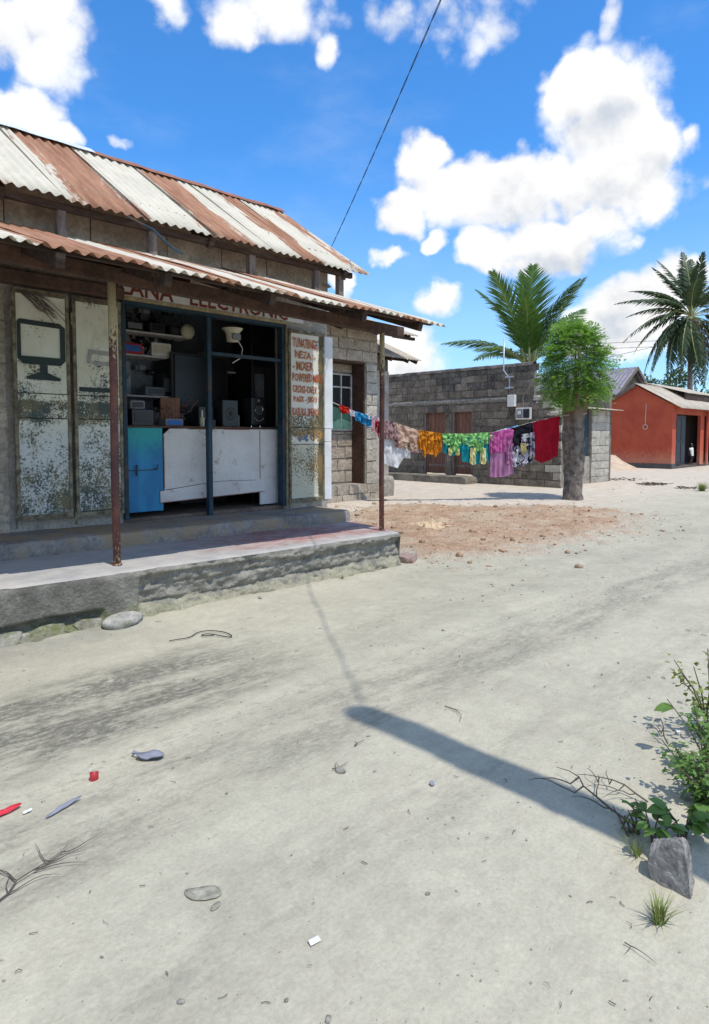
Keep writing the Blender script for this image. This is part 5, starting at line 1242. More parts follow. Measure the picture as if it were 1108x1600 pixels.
def palm_young():
    g = gz(15.7, 7.6); t = thing('coconut_palm', 'young coconut palm with broad upright fronds rising behind the grey block wall', 'palm', (15.7, 7.6, g))
    m = MB(); m.tube([(15.72, 7.62, g-.1), (15.68, 7.6, 2.0), (15.7, 7.6, 4.0)], [.24, .17, .16], 14, True, .05); m.build('trunk', MAT['palm_trunk'], t, True)
    A = [frond_mesh('frond', 3.75, .16, 'palm_leaf', 84, .92, .12, 11), frond_mesh('frond', 3.5, .34, 'palm_leaf', 80, .85, .3, 12), frond_mesh('frond', 3.3, .5, 'palm_leaf', 72, .8, .45, 13)]
    b = (15.7, 7.6, 4.0)
    # direction angles measured from camera's right; the view axis is CA + 90 degrees
    for (ai, az, pt, rl, s) in ((0, 60, 84, 0, 1.02), (0, 110, 80, .5, .98), (0, 205, 62, .1, 1.0), (1, 150, 66, .2, 1.05), (0, -10, 58, -.2, 1.0), (1, 20, 52, .3, 1.0), (2, 182, 34, .1, 1.0),
                           (2, 215, 28, 0, .85), (1, 250, 66, 0, .8), (2, 75, 35, 0, 1.0), (2, -50, 35, 0, .9), (1, 330, 70, 0, 1.0), (2, 120, 30, 0, .95)):
        put_frond(t, A[ai], b, CA+R(az), R(pt), rl, s)
    for i in range(7):
        a = CA+R(i*51); m = MB(); m.tube([(15.7, 7.6, 3.8), (15.7+.22*math.cos(a), 7.6+.22*math.sin(a), 4.25), (15.7+.33*math.cos(a), 7.6+.33*math.sin(a), 4.7)], [.07, .045, .03], 7); m.build('leaf_stalk', MAT['rachis'], t, True)
palm_young()
def palm_tall():
    u0, v0 = 36.9, 9.15; g = gz(u0, v0); t = thing('coconut_palm', 'tall coconut palm with shaggy drooping crown behind the red house', 'palm', (u0, v0, g))
    m = MB(); m.tube([(u0+.25, v0-.2, g-.1), (u0+.1, v0-.05, 3), (u0, v0, 6), (u0, v0, 8.9)], [.24, .17, .13, .125], 14, True, .04); m.build('trunk', MAT['palm_trunk'], t, True)
    A = [frond_mesh('frond', 4.1, .30, 'palm_far', 40, .62, .5, 21, .046, ragged=.06), frond_mesh('frond', 4.2, .55, 'palm_far', 40, .60, .8, 22, .046, ragged=.1), frond_mesh('frond', 4.1, .85, 'palm_far', 40, .6, 1.0, 23, .046, ragged=.15),
         frond_mesh('frond', 3.6, .8, 'palm_dead', 34, .5, 1.1, 24, ragged=.3), frond_mesh('frond', 3.4, .7, 'palm_yellow', 34, .5, .7, 25, ragged=.1)]
    b = (u0, v0, 8.75)
    for (ai, az, pt) in ((0, 100, 82), (0, 70, 74), (0, 130, 68), (0, 40, 66), (0, 270, 78), (0, 160, 62), (0, 20, 55), (1, 178, 44), (1, 200, 30), (1, 5, 40), (1, 150, 36), (1, 60, 40), (1, 300, 50), (1, 240, 40),
                         (2, 190, 14), (2, 165, 2), (2, 205, -8), (2, 220, -26), (2, 180, -22), (2, 240, -40), (2, -5, 5), (2, 15, -15), (2, 330, -20), (2, 120, -10), (2, 90, 0), (2, 60, -20),
                         (2, 255, -52), (1, 175, 22), (1, 215, 8), (1, 10, 24), (0, 115, 58), (0, 85, 62), (1, 140, 50), (1, 45, 50), (2, 200, -32), (2, 170, -36), (2, 150, -18), (2, 350, -30), (2, 30, -36), (2, 235, -18), (3, 345, -42), (3, 320, -55), (3, 230, -58), (3, 20, -50)):
        put_frond(t, A[ai], b, CA+R(az+random.uniform(-6, 6)), R(pt), random.uniform(-.4, .4), random.uniform(.9, 1.08), 'brown dead frond' if ai == 3 else None)
    put_frond(t, A[4], b, CA+R(268), R(-55), 0, .9, 'yellow hanging frond'); put_frond(t, A[4], b, CA+R(195), R(24), 0, .9, 'yellow green frond'); put_frond(t, A[4], b, CA+R(-4), R(20), 0, .9, 'yellow green frond')
    for i in range(9):
        a = i*.75; m = MB(); m.lathe((u0+.33*math.cos(a), v0+.33*math.sin(a), 8.25+.1*(i % 3)), [(.03, -.16), (.11, -.08), (.12, .02), (.08, .1), (.02, .14)], 9); m.build('coconut', MAT['palm_dead'], t, True)
palm_tall()
def bush_tree(u, v, h, r, name, label, mat='bush', n=2600, ls=.16, cat='tree'):
    g = gz(u, v); t = thing(name, label, cat, (u, v, g))
    m = MB(); m.tube([(u, v, g-.1), (u+.1, v, g+h*.35), (u, v+.1, g+h*.7)], [.16*r/2, .12*r/2, .04], 9, True, .08)
    m.build('trunk', MAT['bark'], t, True)
    blobs = [(RNG.normal(size=3)*np.array((r*.5, r*.5, h*.14)) + (u, v, g+h*.68), r*RNG.uniform(.35, .6)) for _ in range(11)]
    V = []
    for i in range(n):
        c, br = blobs[RNG.integers(len(blobs))]; d = RNG.normal(size=3); d /= np.linalg.norm(d); p = c + d*br*RNG.random()**.35*np.array((1, 1, .8))
        a = RNG.normal(size=3); a /= np.linalg.norm(a); b = np.cross(a, d); b /= np.linalg.norm(b)+1e-6; s = ls*RNG.uniform(.6, 1.3)
        V += [p-a*s, p+b*s*.45, p+a*s, p-b*s*.45]
    leafset('crown', np.array(V), np.arange(len(V)).reshape(-1, 4), MAT[mat], t); return t
bush_tree(42.0, 12.6, 5.6, 2.6, 'round_tree', 'round dark green tree topping the roof of the red house, left of the palm trunk')
bush_tree(44.6, 10.2, 5.2, 2.4, 'round_tree', 'dark green tree at the right edge of the photo behind the palm trunk')

# ================================================================ WASHING LINE
LP = np.array((3.30, 4.70)); LR = np.array((7.40, 1.95)); LN = float(np.linalg.norm(LR-LP)); LD = (LR-LP)/LN; LNn = np.array((LD[1], -LD[0]))     # towards the camera side
if LNn[0]*(-5.68-4) + LNn[1]*(-4.99-3) < 0: LNn = -LNn
CS = [(-.07, 2.217), (.138, 2.129), (.463, 2.003), (.778, 1.914), (1.042, 1.851), (1.308, 1.774), (1.791, 1.625), (2.28, 1.556), (2.759, 1.548), (3.369, 1.58), (3.858, 1.69), (4.309, 1.815), (4.94, 1.955)]
def cz(s): return float(np.interp(s, [a for a, b in CS], [b for a, b in CS]))
def LPt(s, n, z): q = LP+LD*s+LNn*n; return (float(q[0]), float(q[1]), z)
m = MB(); m.tube([LPt(s, .004*math.sin(s*30), cz(s)+.006) for s in np.linspace(-.07, 4.94, 60)], .0075, 6)
m.tube([LPt(4.92, .0, 1.955), (7.42, 1.72, 1.97), (7.6, 1.45, 2.0), (7.86, 1.72, 1.98), (7.62, 2.02, 1.97), LPt(4.90, 0, 1.96)], .010, 6)
m.tube([LPt(-.07, 0, 2.22), (3.26, 4.80, 2.25)], .008, 6)
solo(m, 'washing_line', MAT['cord'], 'pale sagging cord tied from the block house to the tree trunk', 'washing line', LPt(2.4, 0, 1.55))
def cloth(m, s0, s1, z_t, z_b, amp=.02, fq=9, ph=0, n0=.012, flare=0, na=34, nb=18, crumple=.015, taper=0, seed=0, th=.004, bunch=0):
    """hanging cloth between two stations of the line. z_t, z_b: top and bottom heights, functions of 0..1"""
    sc = (s0+s1)/2
    for side in (1, -1):
        k = len(m.v)
        for i in range(nb):
            t = i/(nb-1)
            for j in range(na):
                x = j/(na-1); s = s0+(s1-s0)*x; s = sc+(s-sc)*(1+flare*t**1.3-taper*t)
                z = z_t(x)*(1-t)+z_b(x)*t
                wv = math.sin((x*fq+ph)*6.283+1.3*math.sin(t*2+ph)+4.5*float(fbm(x*2.3+seed*1.7, t*.8+seed, 3)))*(.55+.9*abs(float(fbm(x*3+seed, t+3, 2)))*2); nn = n0 + amp*(.25+t**.8)*wv + crumple*float(fbm(x*6+seed*3.1, t*5+seed, 3))*2
                s2 = s + .5*amp*t*math.cos((x*fq+ph)*6.283) + bunch*math.sin(x*6.28)*t
                m.v.append(LPt(s2, nn + (th if side > 0 else 0), z + .012*float(fbm(x*5+seed, t*3, 2))*t))
        for i in range(nb-1):
            for j in range(na-1):
                q = (k+i*na+j, k+i*na+j+1, k+(i+1)*na+j+1, k+(i+1)*na+j); m.f.append(q if side > 0 else q[::-1])
    return m
def poly(*pts): xs = [p[0] for p in pts]; zs = [p[1] for p in pts]; return lambda x: float(np.interp(x, xs, zs))
def lin(a, b): return lambda x: a+(b-a)*x
def onc(s0, s1, d=0): return lambda x: cz(s0+(s1-s0)*x)+d
CM = {}
def cm(name, c, c2=None, scale=5, pat=None):
    m, k, b = newmat(name); p = gridpos(k); n = k.noise(p, scale, 4, .55)
    col = k.mix(k.sstep(n, .35, .65), c2 or tuple(x*.85 for x in c), c)
    if pat:
        for (pc, sc, lo, hi) in pat: col = k.mix(k.sstep(k.noise(k.vm('ADD', p, (sc*.37, sc*.11, 0.)), sc, 3, .6, .6), lo, hi), col, pc)
    k.put(b.inputs['Base Color'], col); b.inputs['Roughness'].default_value = .9; b.inputs['Specular IOR Level'].default_value = .15
    tr = k.node('ShaderNodeBsdfTranslucent'); k.put(tr.inputs[0], col); mx = k.node('ShaderNodeMixShader'); mx.inputs[0].default_value = .22
    out = [q for q in k.n if q.type == 'OUTPUT_MATERIAL'][0]; k.l.new(b.outputs[0], mx.inputs[1]); k.l.new(tr.outputs[0], mx.inputs[2]); k.l.new(mx.outputs[0], out.inputs[0])
    CM[name] = m; return m
G = 'clothes hung on the washing line'
def garment(name, label, cat, s, mats, pieces):
    t = thing(name, label, cat, LPt(s, 0, cz(s)), G)
    for pn, mt, fn in pieces: m = MB(); fn(m); m.build(pn, mt, t, True)
    return t
red_c = cm('red_cotton', (.62, .035, .02)); wht = cm('white_cotton', (.78, .79, .80), (.70, .71, .74)); blu = cm('bright_blue_cotton', (.03, .33, .62), (.04, .24, .50), 14)
pnk = cm('pale_pink_print', (.62, .38, .42), (.52, .30, .36), 25); crim = cm('crimson_cotton', (.42, .012, .03), (.33, .008, .022), 3)
m1 = lambda *a, **k: (lambda m: cloth(m, *a, **k))
garment('cap', 'small red cloth at the left end of the washing line', 'clothing', .24, 0, [('body', red_c, m1(.12, .36, onc(.12, .36, .03), poly((0, 2.02), (.3, 1.97), (.7, 1.98), (1, 2.02)), amp=.03, fq=1.5, crumple=.03, seed=1))])
garment('cloth', 'small white patterned cloth between the red one and the blue one', 'clothing', .4, 0, [('body', cm('white_grey_print', (.7, .7, .74), (.55, .55, .62), 20), m1(.33, .49, onc(.33, .49, .012), lin(1.945, 1.895), amp=.015, fq=2, seed=2))])
garment('shirt', 'bright blue shirt bunched over the line by the house corner', 'clothing', .6, 0, [('body', blu, m1(.44, .78, onc(.44, .78, .015), poly((0, 1.84), (.4, 1.80), (.85, 1.70), (1, 1.74)), amp=.025, fq=3, crumple=.03, seed=3)), ('tie', wht, m1(.66, .74, onc(.66, .74, .03), onc(.66, .74, -.06), amp=.02, fq=2, n0=.03, seed=4))])
garment('blouse', 'pale pink blouse with a crimson ribbon just left of the porch post', 'clothing', .87, 0, [('body', pnk, m1(.78, .99, onc(.78, .99, .01), lin(1.62, 1.58), amp=.015, fq=3, seed=5)), ('ribbon', crim, m1(.89, .97, onc(.89, .97, -.10), poly((0, 1.60), (.5, 1.47), (1, 1.60)), amp=.012, fq=2, n0=.035, taper=.5, seed=6)), ('knot', crim, m1(.865, .985, onc(.865, .985, -.06), onc(.865, .985, -.2), amp=.02, fq=2, n0=.045, crumple=.03, seed=7))])
pur = cm('purple_brown_print', (.46, .33, .30), (.34, .20, .24), 18, [((.16, .06, .09), 17, .52, .58), ((.60, .44, .36), 23, .56, .62)])
garment('shirt', 'purple and brown patterned shirt just right of the porch post', 'clothing', 1.2, 0, [('body', pur, m1(1.03, 1.36, onc(1.03, 1.36, .012), lin(1.47, 1.44), amp=.02, fq=4, seed=8)), ('sleeve', pur, m1(1.26, 1.36, onc(1.26, 1.36, -.30), lin(1.32, 1.28), amp=.02, fq=1, n0=-.01, seed=9))])
garment('t_shirt', 'white shirt hanging lowest on the line, tilted beside the post', 'clothing', 1.3, 0, [('body', wht, m1(1.0, 1.50, lambda x: 1.50-.08*x, poly((0, .99), (.45, .90), (.72, .86), (.76, .88), (1, 1.15)), amp=.016, fq=2.2, n0=-.05, crumple=.02, seed=10)),
    ('sleeve', wht, m1(1.46, 1.62, lin(1.29, 1.22), lin(1.10, 1.05), amp=.015, fq=1, n0=-.04, seed=11)), ('top', wht, m1(1.02, 1.34, onc(1.02, 1.34, .0), lin(1.49, 1.46), amp=.015, fq=2, n0=-.05, seed=12))])
bei = cm('beige_rose_print', (.62, .44, .33), (.52, .35, .27), 12, [((.40, .24, .22), 30, .60, .66)])
garment('trousers', 'beige rose trousers spread along the line left of the orange blouse', 'clothing', 1.55, 0, [('waist', bei, m1(1.31, 1.81, onc(1.31, 1.81, .014), lin(1.45, 1.33), amp=.014, fq=3, crumple=.025, seed=13)),
    ('leg', bei, m1(1.33, 1.55, lin(1.46, 1.40), lin(1.32, 1.24), amp=.02, fq=1.5, n0=.014, seed=14)), ('leg', bei, m1(1.60, 1.80, lin(1.39, 1.34), lin(1.19, 1.18), amp=.02, fq=1.5, n0=.014, seed=15)),
    ('hem_print', pur, m1(1.62, 1.79, lin(1.24, 1.22), lin(1.18, 1.17), amp=.02, fq=1.5, n0=.022, seed=15))])
org = cm('orange_cotton', (.72, .31, .03), (.60, .22, .02), 10)
garment('blouse', 'orange ruffled blouse with hanging ties', 'clothing', 2.02, 0, [('body', org, m1(1.80, 2.27, onc(1.80, 2.27, .014), poly((0, 1.24), (.3, 1.15), (.8, 1.14), (1, 1.19)), amp=.02, fq=5, crumple=.03, seed=16)), ('ruffle', org, m1(1.77, 2.29, onc(1.77, 2.29, .022), poly((0, 1.33), (.2, 1.42), (.5, 1.36), (.8, 1.42), (1, 1.35)), amp=.035, fq=7, n0=.03, crumple=.03, seed=17)),
    ('tie', org, m1(1.86, 1.95, lin(1.40, 1.40), poly((0, 1.18), (.6, 1.07), (1, 1.15)), amp=.02, fq=1.5, n0=.05, seed=18)), ('tie', org, m1(2.10, 2.18, lin(1.40, 1.40), poly((0, 1.13), (.4, 1.07), (1, 1.2)), amp=.02, fq=1.5, n0=.05, seed=19)), ('sleeve', org, m1(1.76, 1.84, onc(1.76, 1.84, -.2), lin(1.27, 1.25), amp=.02, fq=1, n0=.03, seed=20))])
tea = cm('teal_satin', (.015, .33, .37), (.012, .25, .30), 6); lim = cm('lime_cotton', (.34, .66, .22), (.24, .54, .20), 8); pal = cm('pale_yellow_cotton', (.74, .70, .36), (.66, .62, .30), 8)
def dress(label, s0, s1, zb, sd_):
    W_ = s1-s0
    return garment('dress', label, 'clothing', (s0+s1)/2, 0, [('skirt', tea, m1(s0+.02, s1-.02, onc(s0, s1, -.06), poly((0, zb+.08), (.3, zb+.02), (.6, zb), (1, zb+.06)), amp=.03, fq=5, flare=.06, crumple=.015, seed=sd_)),
        ('yoke', lim, m1(s0, s0+W_*.5, onc(s0, s0+W_*.5, .02), poly((0, cz(s0)-.16), (.5, cz(s0)-.24), (1, cz(s0)-.20)), amp=.035, fq=3, n0=.035, crumple=.03, seed=sd_+1)), ('yoke', lim, m1(s0+W_*.5, s1, onc(s0+W_*.5, s1, .025), poly((0, cz(s1)-.20), (.5, cz(s1)-.25), (1, cz(s1)-.15)), amp=.035, fq=3, n0=.035, crumple=.03, seed=sd_+2)),
        ('bow', lim, m1(s0+W_*.36, s0+W_*.56, lambda x: 1.46, poly((0, 1.20), (.5, 1.14), (1, 1.22)), amp=.03, fq=2, n0=.055, crumple=.03, seed=sd_+3)), ('bow', lim, m1(s0+W_*.56, s0+W_*.72, lambda x: 1.46, poly((0, 1.22), (.5, 1.16), (1, 1.24)), amp=.03, fq=2, n0=.055, crumple=.03, seed=sd_+4)),
        ('sash', pal, m1(s0+W_*.28, s0+W_*.46, lambda x: 1.28, poly((0, zb+.08), (.5, zb-.01), (1, zb+.05)), amp=.03, fq=1.5, n0=.06, flare=.5, seed=sd_+5)), ('sash', pal, m1(s0+W_*.62, s0+W_*.80, lambda x: 1.27, poly((0, zb+.04), (.6, zb+.0), (1, zb+.10)), amp=.03, fq=1.5, n0=.06, flare=.5, seed=sd_+6))])
dress('shorter teal and lime dress with yellow sash next to the orange blouse', 2.275, 2.745, 1.12, 30)
dress('longer teal and lime dress with yellow sash at the middle of the line', 2.70, 3.37, .93, 40)
lil = cm('lilac_cotton', (.52, .25, .42), (.44, .20, .36), 5); mag = cm('magenta_crepe', (.58, .13, .36), (.46, .09, .29), 16)
garment('dress', 'long pink and lilac dress, longest of the dresses on the line', 'clothing', 3.58, 0, [('skirt', lil, m1(3.36, 3.83, onc(3.36, 3.83, -.16), poly((0, .66), (.3, .64), (.6, .66), (1, .72)), amp=.03, fq=5, flare=.14, crumple=.012, seed=50)),
    ('bodice', mag, m1(3.33, 3.86, onc(3.33, 3.86, .014), poly((0, 1.28), (.25, 1.20), (.6, 1.17), (.85, 1.28), (1, 1.36)), amp=.03, fq=6, n0=.03, crumple=.03, seed=51)), ('sleeve', mag, m1(3.31, 3.42, lin(1.50, 1.50), lin(1.17, 1.15), amp=.02, fq=1, n0=.04, seed=52)), ('sleeve', lil, m1(3.68, 3.82, lin(1.40, 1.45), lin(.95, .92), amp=.03, fq=2, n0=.05, crumple=.03, seed=53))])
blk = cm('black_cotton', (.018, .018, .026), (.012, .012, .018), 6); bw = cm('black_white_print', (.62, .60, .62), (.5, .48, .52), 6, [((.03, .03, .06), 9, .50, .56), ((.10, .09, .22), 14, .58, .62)]); yel = cm('yellow_print', (.62, .56, .16), (.5, .44, .2), 14, [((.6, .25, .1), 26, .58, .62)])
garment('dress', 'black dress with white brushed print skirt and yellow necklace print', 'clothing', 4.05, 0, [('skirt', bw, m1(3.84, 4.29, onc(3.84, 4.29, -.35), poly((0, .87), (.5, .88), (1, .96)), amp=.022, fq=5, flare=.04, seed=60)), ('bodice', blk, m1(3.80, 4.31, onc(3.80, 4.31, .012), poly((0, 1.36), (.5, 1.30), (1, 1.42)), amp=.03, fq=4, n0=.025, crumple=.03, seed=61)),
    ('front_print', bw, m1(4.02, 4.18, lin(1.56, 1.58), lin(1.22, 1.24), amp=.01, fq=1, n0=.075, seed=62)), ('necklace_print', yel, m1(4.0, 4.12, lin(1.36, 1.38), poly((0, 1.22), (.5, 1.14), (1, 1.2)), amp=.01, fq=1, n0=.088, seed=63)), ('edge_print', bw, m1(4.20, 4.32, onc(4.2, 4.32, -.2), lin(1.10, 1.08), amp=.02, fq=2, n0=.055, seed=64))])
garment('cloth', 'plain dark red cloth at the right end of the line beside the tree', 'clothing', 4.6, 0, [('body', crim, m1(4.31, 4.93, onc(4.31, 4.93, .01), poly((0, 1.02), (.25, .98), (.35, .94), (1, 1.10)), amp=.03, fq=1.6, crumple=.018, taper=.07, na=40, nb=24, seed=70))])
garment('towel', 'pale blue and white strip folded over the line above the black dress', 'clothing', 3.85, 0, [('body', wht, m1(3.50, 3.72, onc(3.50, 3.72, .03), onc(3.50, 3.72, -.05), n0=-.02, amp=.01, fq=2, seed=71)), ('blue_part', blu, m1(3.72, 3.98, onc(3.72, 3.98, .035), onc(3.72, 3.98, -.05), n0=-.02, amp=.01, fq=2, seed=72))])
#@@MORE
# ================================================================ POWER POLE (beside the camera; its shadow crosses the road) AND CABLES
def wuv(x, y): x -= ORG.x; y -= ORG.y; return (x*UX+y*UY, -x*UY+y*UX)
K = 1/math.tan(SUN_EL); PH = 7.3
px_, py_ = .039+SX*PH*K, 3.507+SY*PH*K
pu, pv = wuv(px_, py_)
t = thing('utility_pole', 'wooden power pole at the roadside whose shadow lies across the sand', 'utility pole', (pu, pv, 0))
m = MB(); n = 26; path = [(pu, pv, -.3+(PH+.3)*i/n) for i in range(n+1)]
m.tube(path, [.135-.035*i/n+.004*random.uniform(-1, 1) for i in range(n+1)], 14); m.build('shaft', MAT['pole_wood'], t, True)
m = MB(); m.box(pu-.05, pu+.05, pv-.12, pv-.06, PH-.5, PH-.2, .01); m.build('bracket', MAT['galv'], t)
for z in (PH-.28, PH-.42): m = MB(); m.lathe((pu-.02, pv-.15, z), [(.03, -.04), (.045, -.02), (.03, 0), (.045, .02), (.03, .04)], 12); m.build('insulator', MAT['white'], t)
a = np.array((pu, pv, PH-.12)); b = np.array((3.59, 5.53, 4.82)); m = MB(); N = 260
for s in (0, math.pi):
    pth = []
    for i in range(N+1):
        f = i/N; p = a*(1-f)+b*f; p[2] -= .20*4*f*(1-f); w = .0058; ph = f*110+s
        pth.append((p[0]+w*math.cos(ph)*.7, p[1]-w*math.cos(ph)*.7, p[2]+w*math.sin(ph)))
    m.tube(pth, .0040, 6)
solo(m, 'service_cable', MAT['wire'], 'twisted black cable slanting down through the blue sky to the shop', 'cable', (3.59, 5.53, 4.82), smooth=True)
def pole(u, v, h, label):
    t = thing('utility_pole', label, 'utility pole', (u, v, gz(u, v))); m = MB(); m.tube([(u, v, 0), (u, v, h)], [.14, .09], 10); m.build('shaft', MAT['pole_wood'], t, True)
    m = MB(); m.box(u-.5, u+.5, v-.05, v+.05, h-.45, h-.35); m.build('crossarm', MAT['pole_wood'], t)
pole(35.9, 15.77, 7.75, 'distant power pole hidden behind the feathery tree crown'); pole(46.3, 5.47, 10.2, 'distant power pole beyond the right edge of the photo')
for a_, b_, sag, lb in (((35.9, 15.77, 7.68), (46.3, 5.47, 8.62), .12, 'uppermost of the thin far wires left of the tall palm'), ((35.9, 15.77, 7.34), (46.3, 5.47, 8.14), .12, 'middle one of the thin far wires left of the tall palm'),
                    ((35.9, 15.77, 6.4), (46.3, 5.47, 9.9), .1, 'steepest of the thin far wires, rising to the tall palm'), ((38.5, 13.5, 4.9), (46.3, 5.47, 7.3), .1, 'upper thin wire low to the right of the palm trunk'), ((38.5, 13.5, 4.5), (46.3, 5.47, 6.6), .1, 'lower thin wire low to the right of the palm trunk')):
    m = MB(); pth = []
    for i in range(25): f = i/24; p = np.array(a_)*(1-f)+np.array(b_)*f; p[2] -= sag*4*f*(1-f); pth.append(tuple(p))
    m.tube(pth, .014, 5); solo(m, 'overhead_wire', MAT['wire'], lb, 'wire', a_, 'far overhead wires')
# blue cord hanging from the upper eave
m = MB(); m.tube([(-2.62, 1.30, 3.68), (-2.40, 1.2, 3.58), (-2.28, 1.05, 3.40), (-2.22, .95, 3.33)], .012, 6)
solo(m, 'blue_cord', MAT['blue_frame'], 'short blue cord hanging between the two rusty roofs', 'cord', (-2.5, 1.3, 3.6))

# ================================================================ STONES, SOIL, RUBBISH
def stone(name, mat, label, cat, u, v, dims, seed, yaw=0, sub=3, amp=.22, sink=.25, z0=None, planes=()):
    rr = np.random.default_rng(seed); b = bmesh.new(); bmesh.ops.create_icosphere(b, subdivisions=sub, radius=1)
    z = (ghu(u, v) if z0 is None else z0); m = MB(); b.verts.index_update()
    cy, sy = math.cos(yaw), math.sin(yaw)
    pl = [(np.array(n_)/np.linalg.norm(n_), d_) for n_, d_ in planes]
    for q in b.verts:
        p = np.array(q.co); p = p*(1+amp*float(fbm(p[0]*1.3+seed, p[1]*1.3+p[2]*1.7, 3)))
        for n_, d_ in pl:
            e = p@n_-d_
            if e > 0: p = p - n_*e*.96
        p = p*np.array(dims)*.5; p = p + .02*max(dims)*rr.normal(size=3)*.25
        m.v.append((u+p[0]*cy-p[1]*sy, v+p[0]*sy+p[1]*cy, z+p[2]+dims[2]*(.5-sink)))
    m.f = [tuple(w.index for w in f.verts) for f in b.faces]; b.free()
    return solo(m, name, MAT[mat], label, cat, (u, v, z), smooth=(len(planes) == 0))
MAT['mossy'] = pmat('mossy_flat_stone', (.33, .31, .25), (.20, .19, .14), 9, .95, 30, .02, dirt=(.15, .165, .065), dirtscale=7, dirtlim=(.46, .62))
MAT['flat_rock'] = pmat('pale_flat_stone', (.44, .42, .37), (.30, .285, .25), 8, .95, 40, .015, dirt=(.24, .235, .17), dirtscale=6, dirtlim=(.55, .7))
stone('flat_stone', 'flat_rock', 'long flat rounded stone lying against the foot of the veranda', 'stone', -3.40, -.09, (.36, .20, .13), 5, .15, 3, .12, .3)
MAT['red_slab'] = pmat('reddish_cement_slab', (.33, .19, .16), (.30, .26, .23), 6, .9, 40, .008)
stone('cement_slab', 'red_slab', 'reddish broken slab of cement just beyond the end of the veranda', 'slab', .36, .22, (.42, .34, .16), 8, .5, 3, .1, .3, planes=[((0, 0, 1), .5), ((1, .2, 0), .8), ((-1, .3, 0), .75), ((0, -1, .1), .7)])
ru, rv = wuv(1.083, 2.13)
stone('grey_rock', 'rock', 'grey angular rock standing in the sand at the lower right beside a leafy weed', 'rock', ru, rv, (.17, .19, .24), 12, R(-45)+.15, 4, .10, .22, planes=[((-.78, -.62, .14), .46), ((.70, -.70, .22), .46), ((.2, .5, .85), .62), ((-.5, .3, .8), .70), ((.9, .4, .1), .6)])
for i, (u, v, s, lb) in enumerate(((-4.20, .02, .07, 'small black and white speckled lump at the left foot of the veranda'), (-2.12, -.16, .05, 'small stone under the middle of the veranda face'), (1.44, -1.48, .10, 'brown flat stone on the road edge right of the soil patch'), (.75, -.45, .07, 'small brown stone on the sand below the soil patch'),
                      (2.2, -.95, .09, 'stone at the near edge of the soil patch'), (-3.72, -2.92, .05, 'round pale lump pressed into the sand near the pole shadow tip'), (3.6, .1, .12, 'larger clod in the middle of the soil patch'))):
    stone('small_stone', ('rock', 'rock', 'clod', 'clod', 'clod', 'pebble', 'clod')[i], lb, 'stone', u, v, (s, s*.8, s*.6), 30+i, i, 2, .2, .25)
# rubble under the broken plaster
for i, (u, sz, lb) in enumerate(((-3.62, .17, 'broken mossy stone next to the flat stone at the veranda foot'), (-3.78, .11, 'second mossy stone from the flat stone at the veranda foot'), (-3.90, .19, 'widest of the mossy stones under the broken plaster'),
                     (-4.07, .13, 'mossy stone third from the left edge under the broken plaster'), (-4.20, .20, 'mossy stone second from the left edge under the broken plaster'), (-4.38, .16, 'mossy stone at the left edge of the photo under the veranda'))):
    stone('rubble_stone', 'mossy', lb, 'stone', u, .05, (sz*1.5, .22, sz*.85), 60+i, .2*math.sin(i*2.3), 3, .42, .32, planes=[((.3*math.sin(i), -1, .5), .62), ((.2, .1*i-.3, 1), .7), ((1, -.2*i+.4, .2), .75)], )['group'] = 'rubble along the veranda foot'
# crumpled sacking on the soil
m = MB(); na, nb = 40, 26
zb = 0.0
for i in range(nb):
    for j in range(na):
        a = (j/(na-1)-.5); b = (i/(nb-1)-.5); r = math.hypot(a*2, b*2)
        u = 2.50+a*.95+.05*float(fbm(a*7, b*7+3, 3)); v = 1.62+b*.62+.06*float(fbm(a*7+9, b*7, 3))
        m.v.append((u, v, ghu(u, v)+.04+.17*max(0, float(fbm(a*6+2, b*6+5, 4, .6))+.12)*max(0, 1.15-r)))
for i in range(nb-1):
    for j in range(na-1): q = i*na+j; m.f.append((q, q+1, q+na+1, q+na))
MAT['sack'] = pmat('torn_beige_paper', (.56, .43, .28), (.46, .34, .21), 9, .95, 60, .004)
ob = solo(m, 'torn_sacking', MAT['sack'], 'crumpled torn beige sacking lying on the red brown soil', 'sacking', (2.5, 1.6, .05)); q = ob.modifiers.new('thick', 'SOLIDIFY'); q.thickness = .004
# sand heap by the red house
m = MB(); na = 40
for i in range(na):
    for j in range(na):
        a, b = (j/(na-1)-.5)*2, (i/(na-1)-.5)*2; u = 20.2+a*1.7; v = 6.9+b*1.5; h = max(0, 1-(a*a+b*b)**.5)
        m.v.append((u, v, gz(u, v)-.03+.75*h**1.1*(1+.35*float(fbm(a*3, b*3, 4)))))
for i in range(na-1):
    for j in range(na-1): q = i*na+j; m.f.append((q, q+1, q+na+1, q+na))
MAT['heap'] = pmat('pinkish_building_sand', (.55, .43, .32), (.44, .33, .24), 4, 1, 50, .01)
ob = solo(m, 'sand_heap', MAT['heap'], 'pale pinkish heap of building sand between the block pillar and the red wall', 'sand heap', (20.2, 6.9, .2), smooth=True)
def debris(u, v, n, r, name, label):
    m = MB()
    for i in range(n):
        a = random.uniform(0, 6.28); d = r*random.random()**.7; p = (u+d*math.cos(a), v+d*math.sin(a)*.7); L = random.uniform(.05, .22)
        z = ghu(*p); b = random.uniform(0, 6.28); m.bar((p[0], p[1], z+.012), (p[0]+L*math.cos(b), p[1]+L*math.sin(b), z+random.uniform(.01, .06)), .02, .012)
    ob = solo(m, name, MAT['twig'], label, 'debris', (u, v, ghu(u, v)))
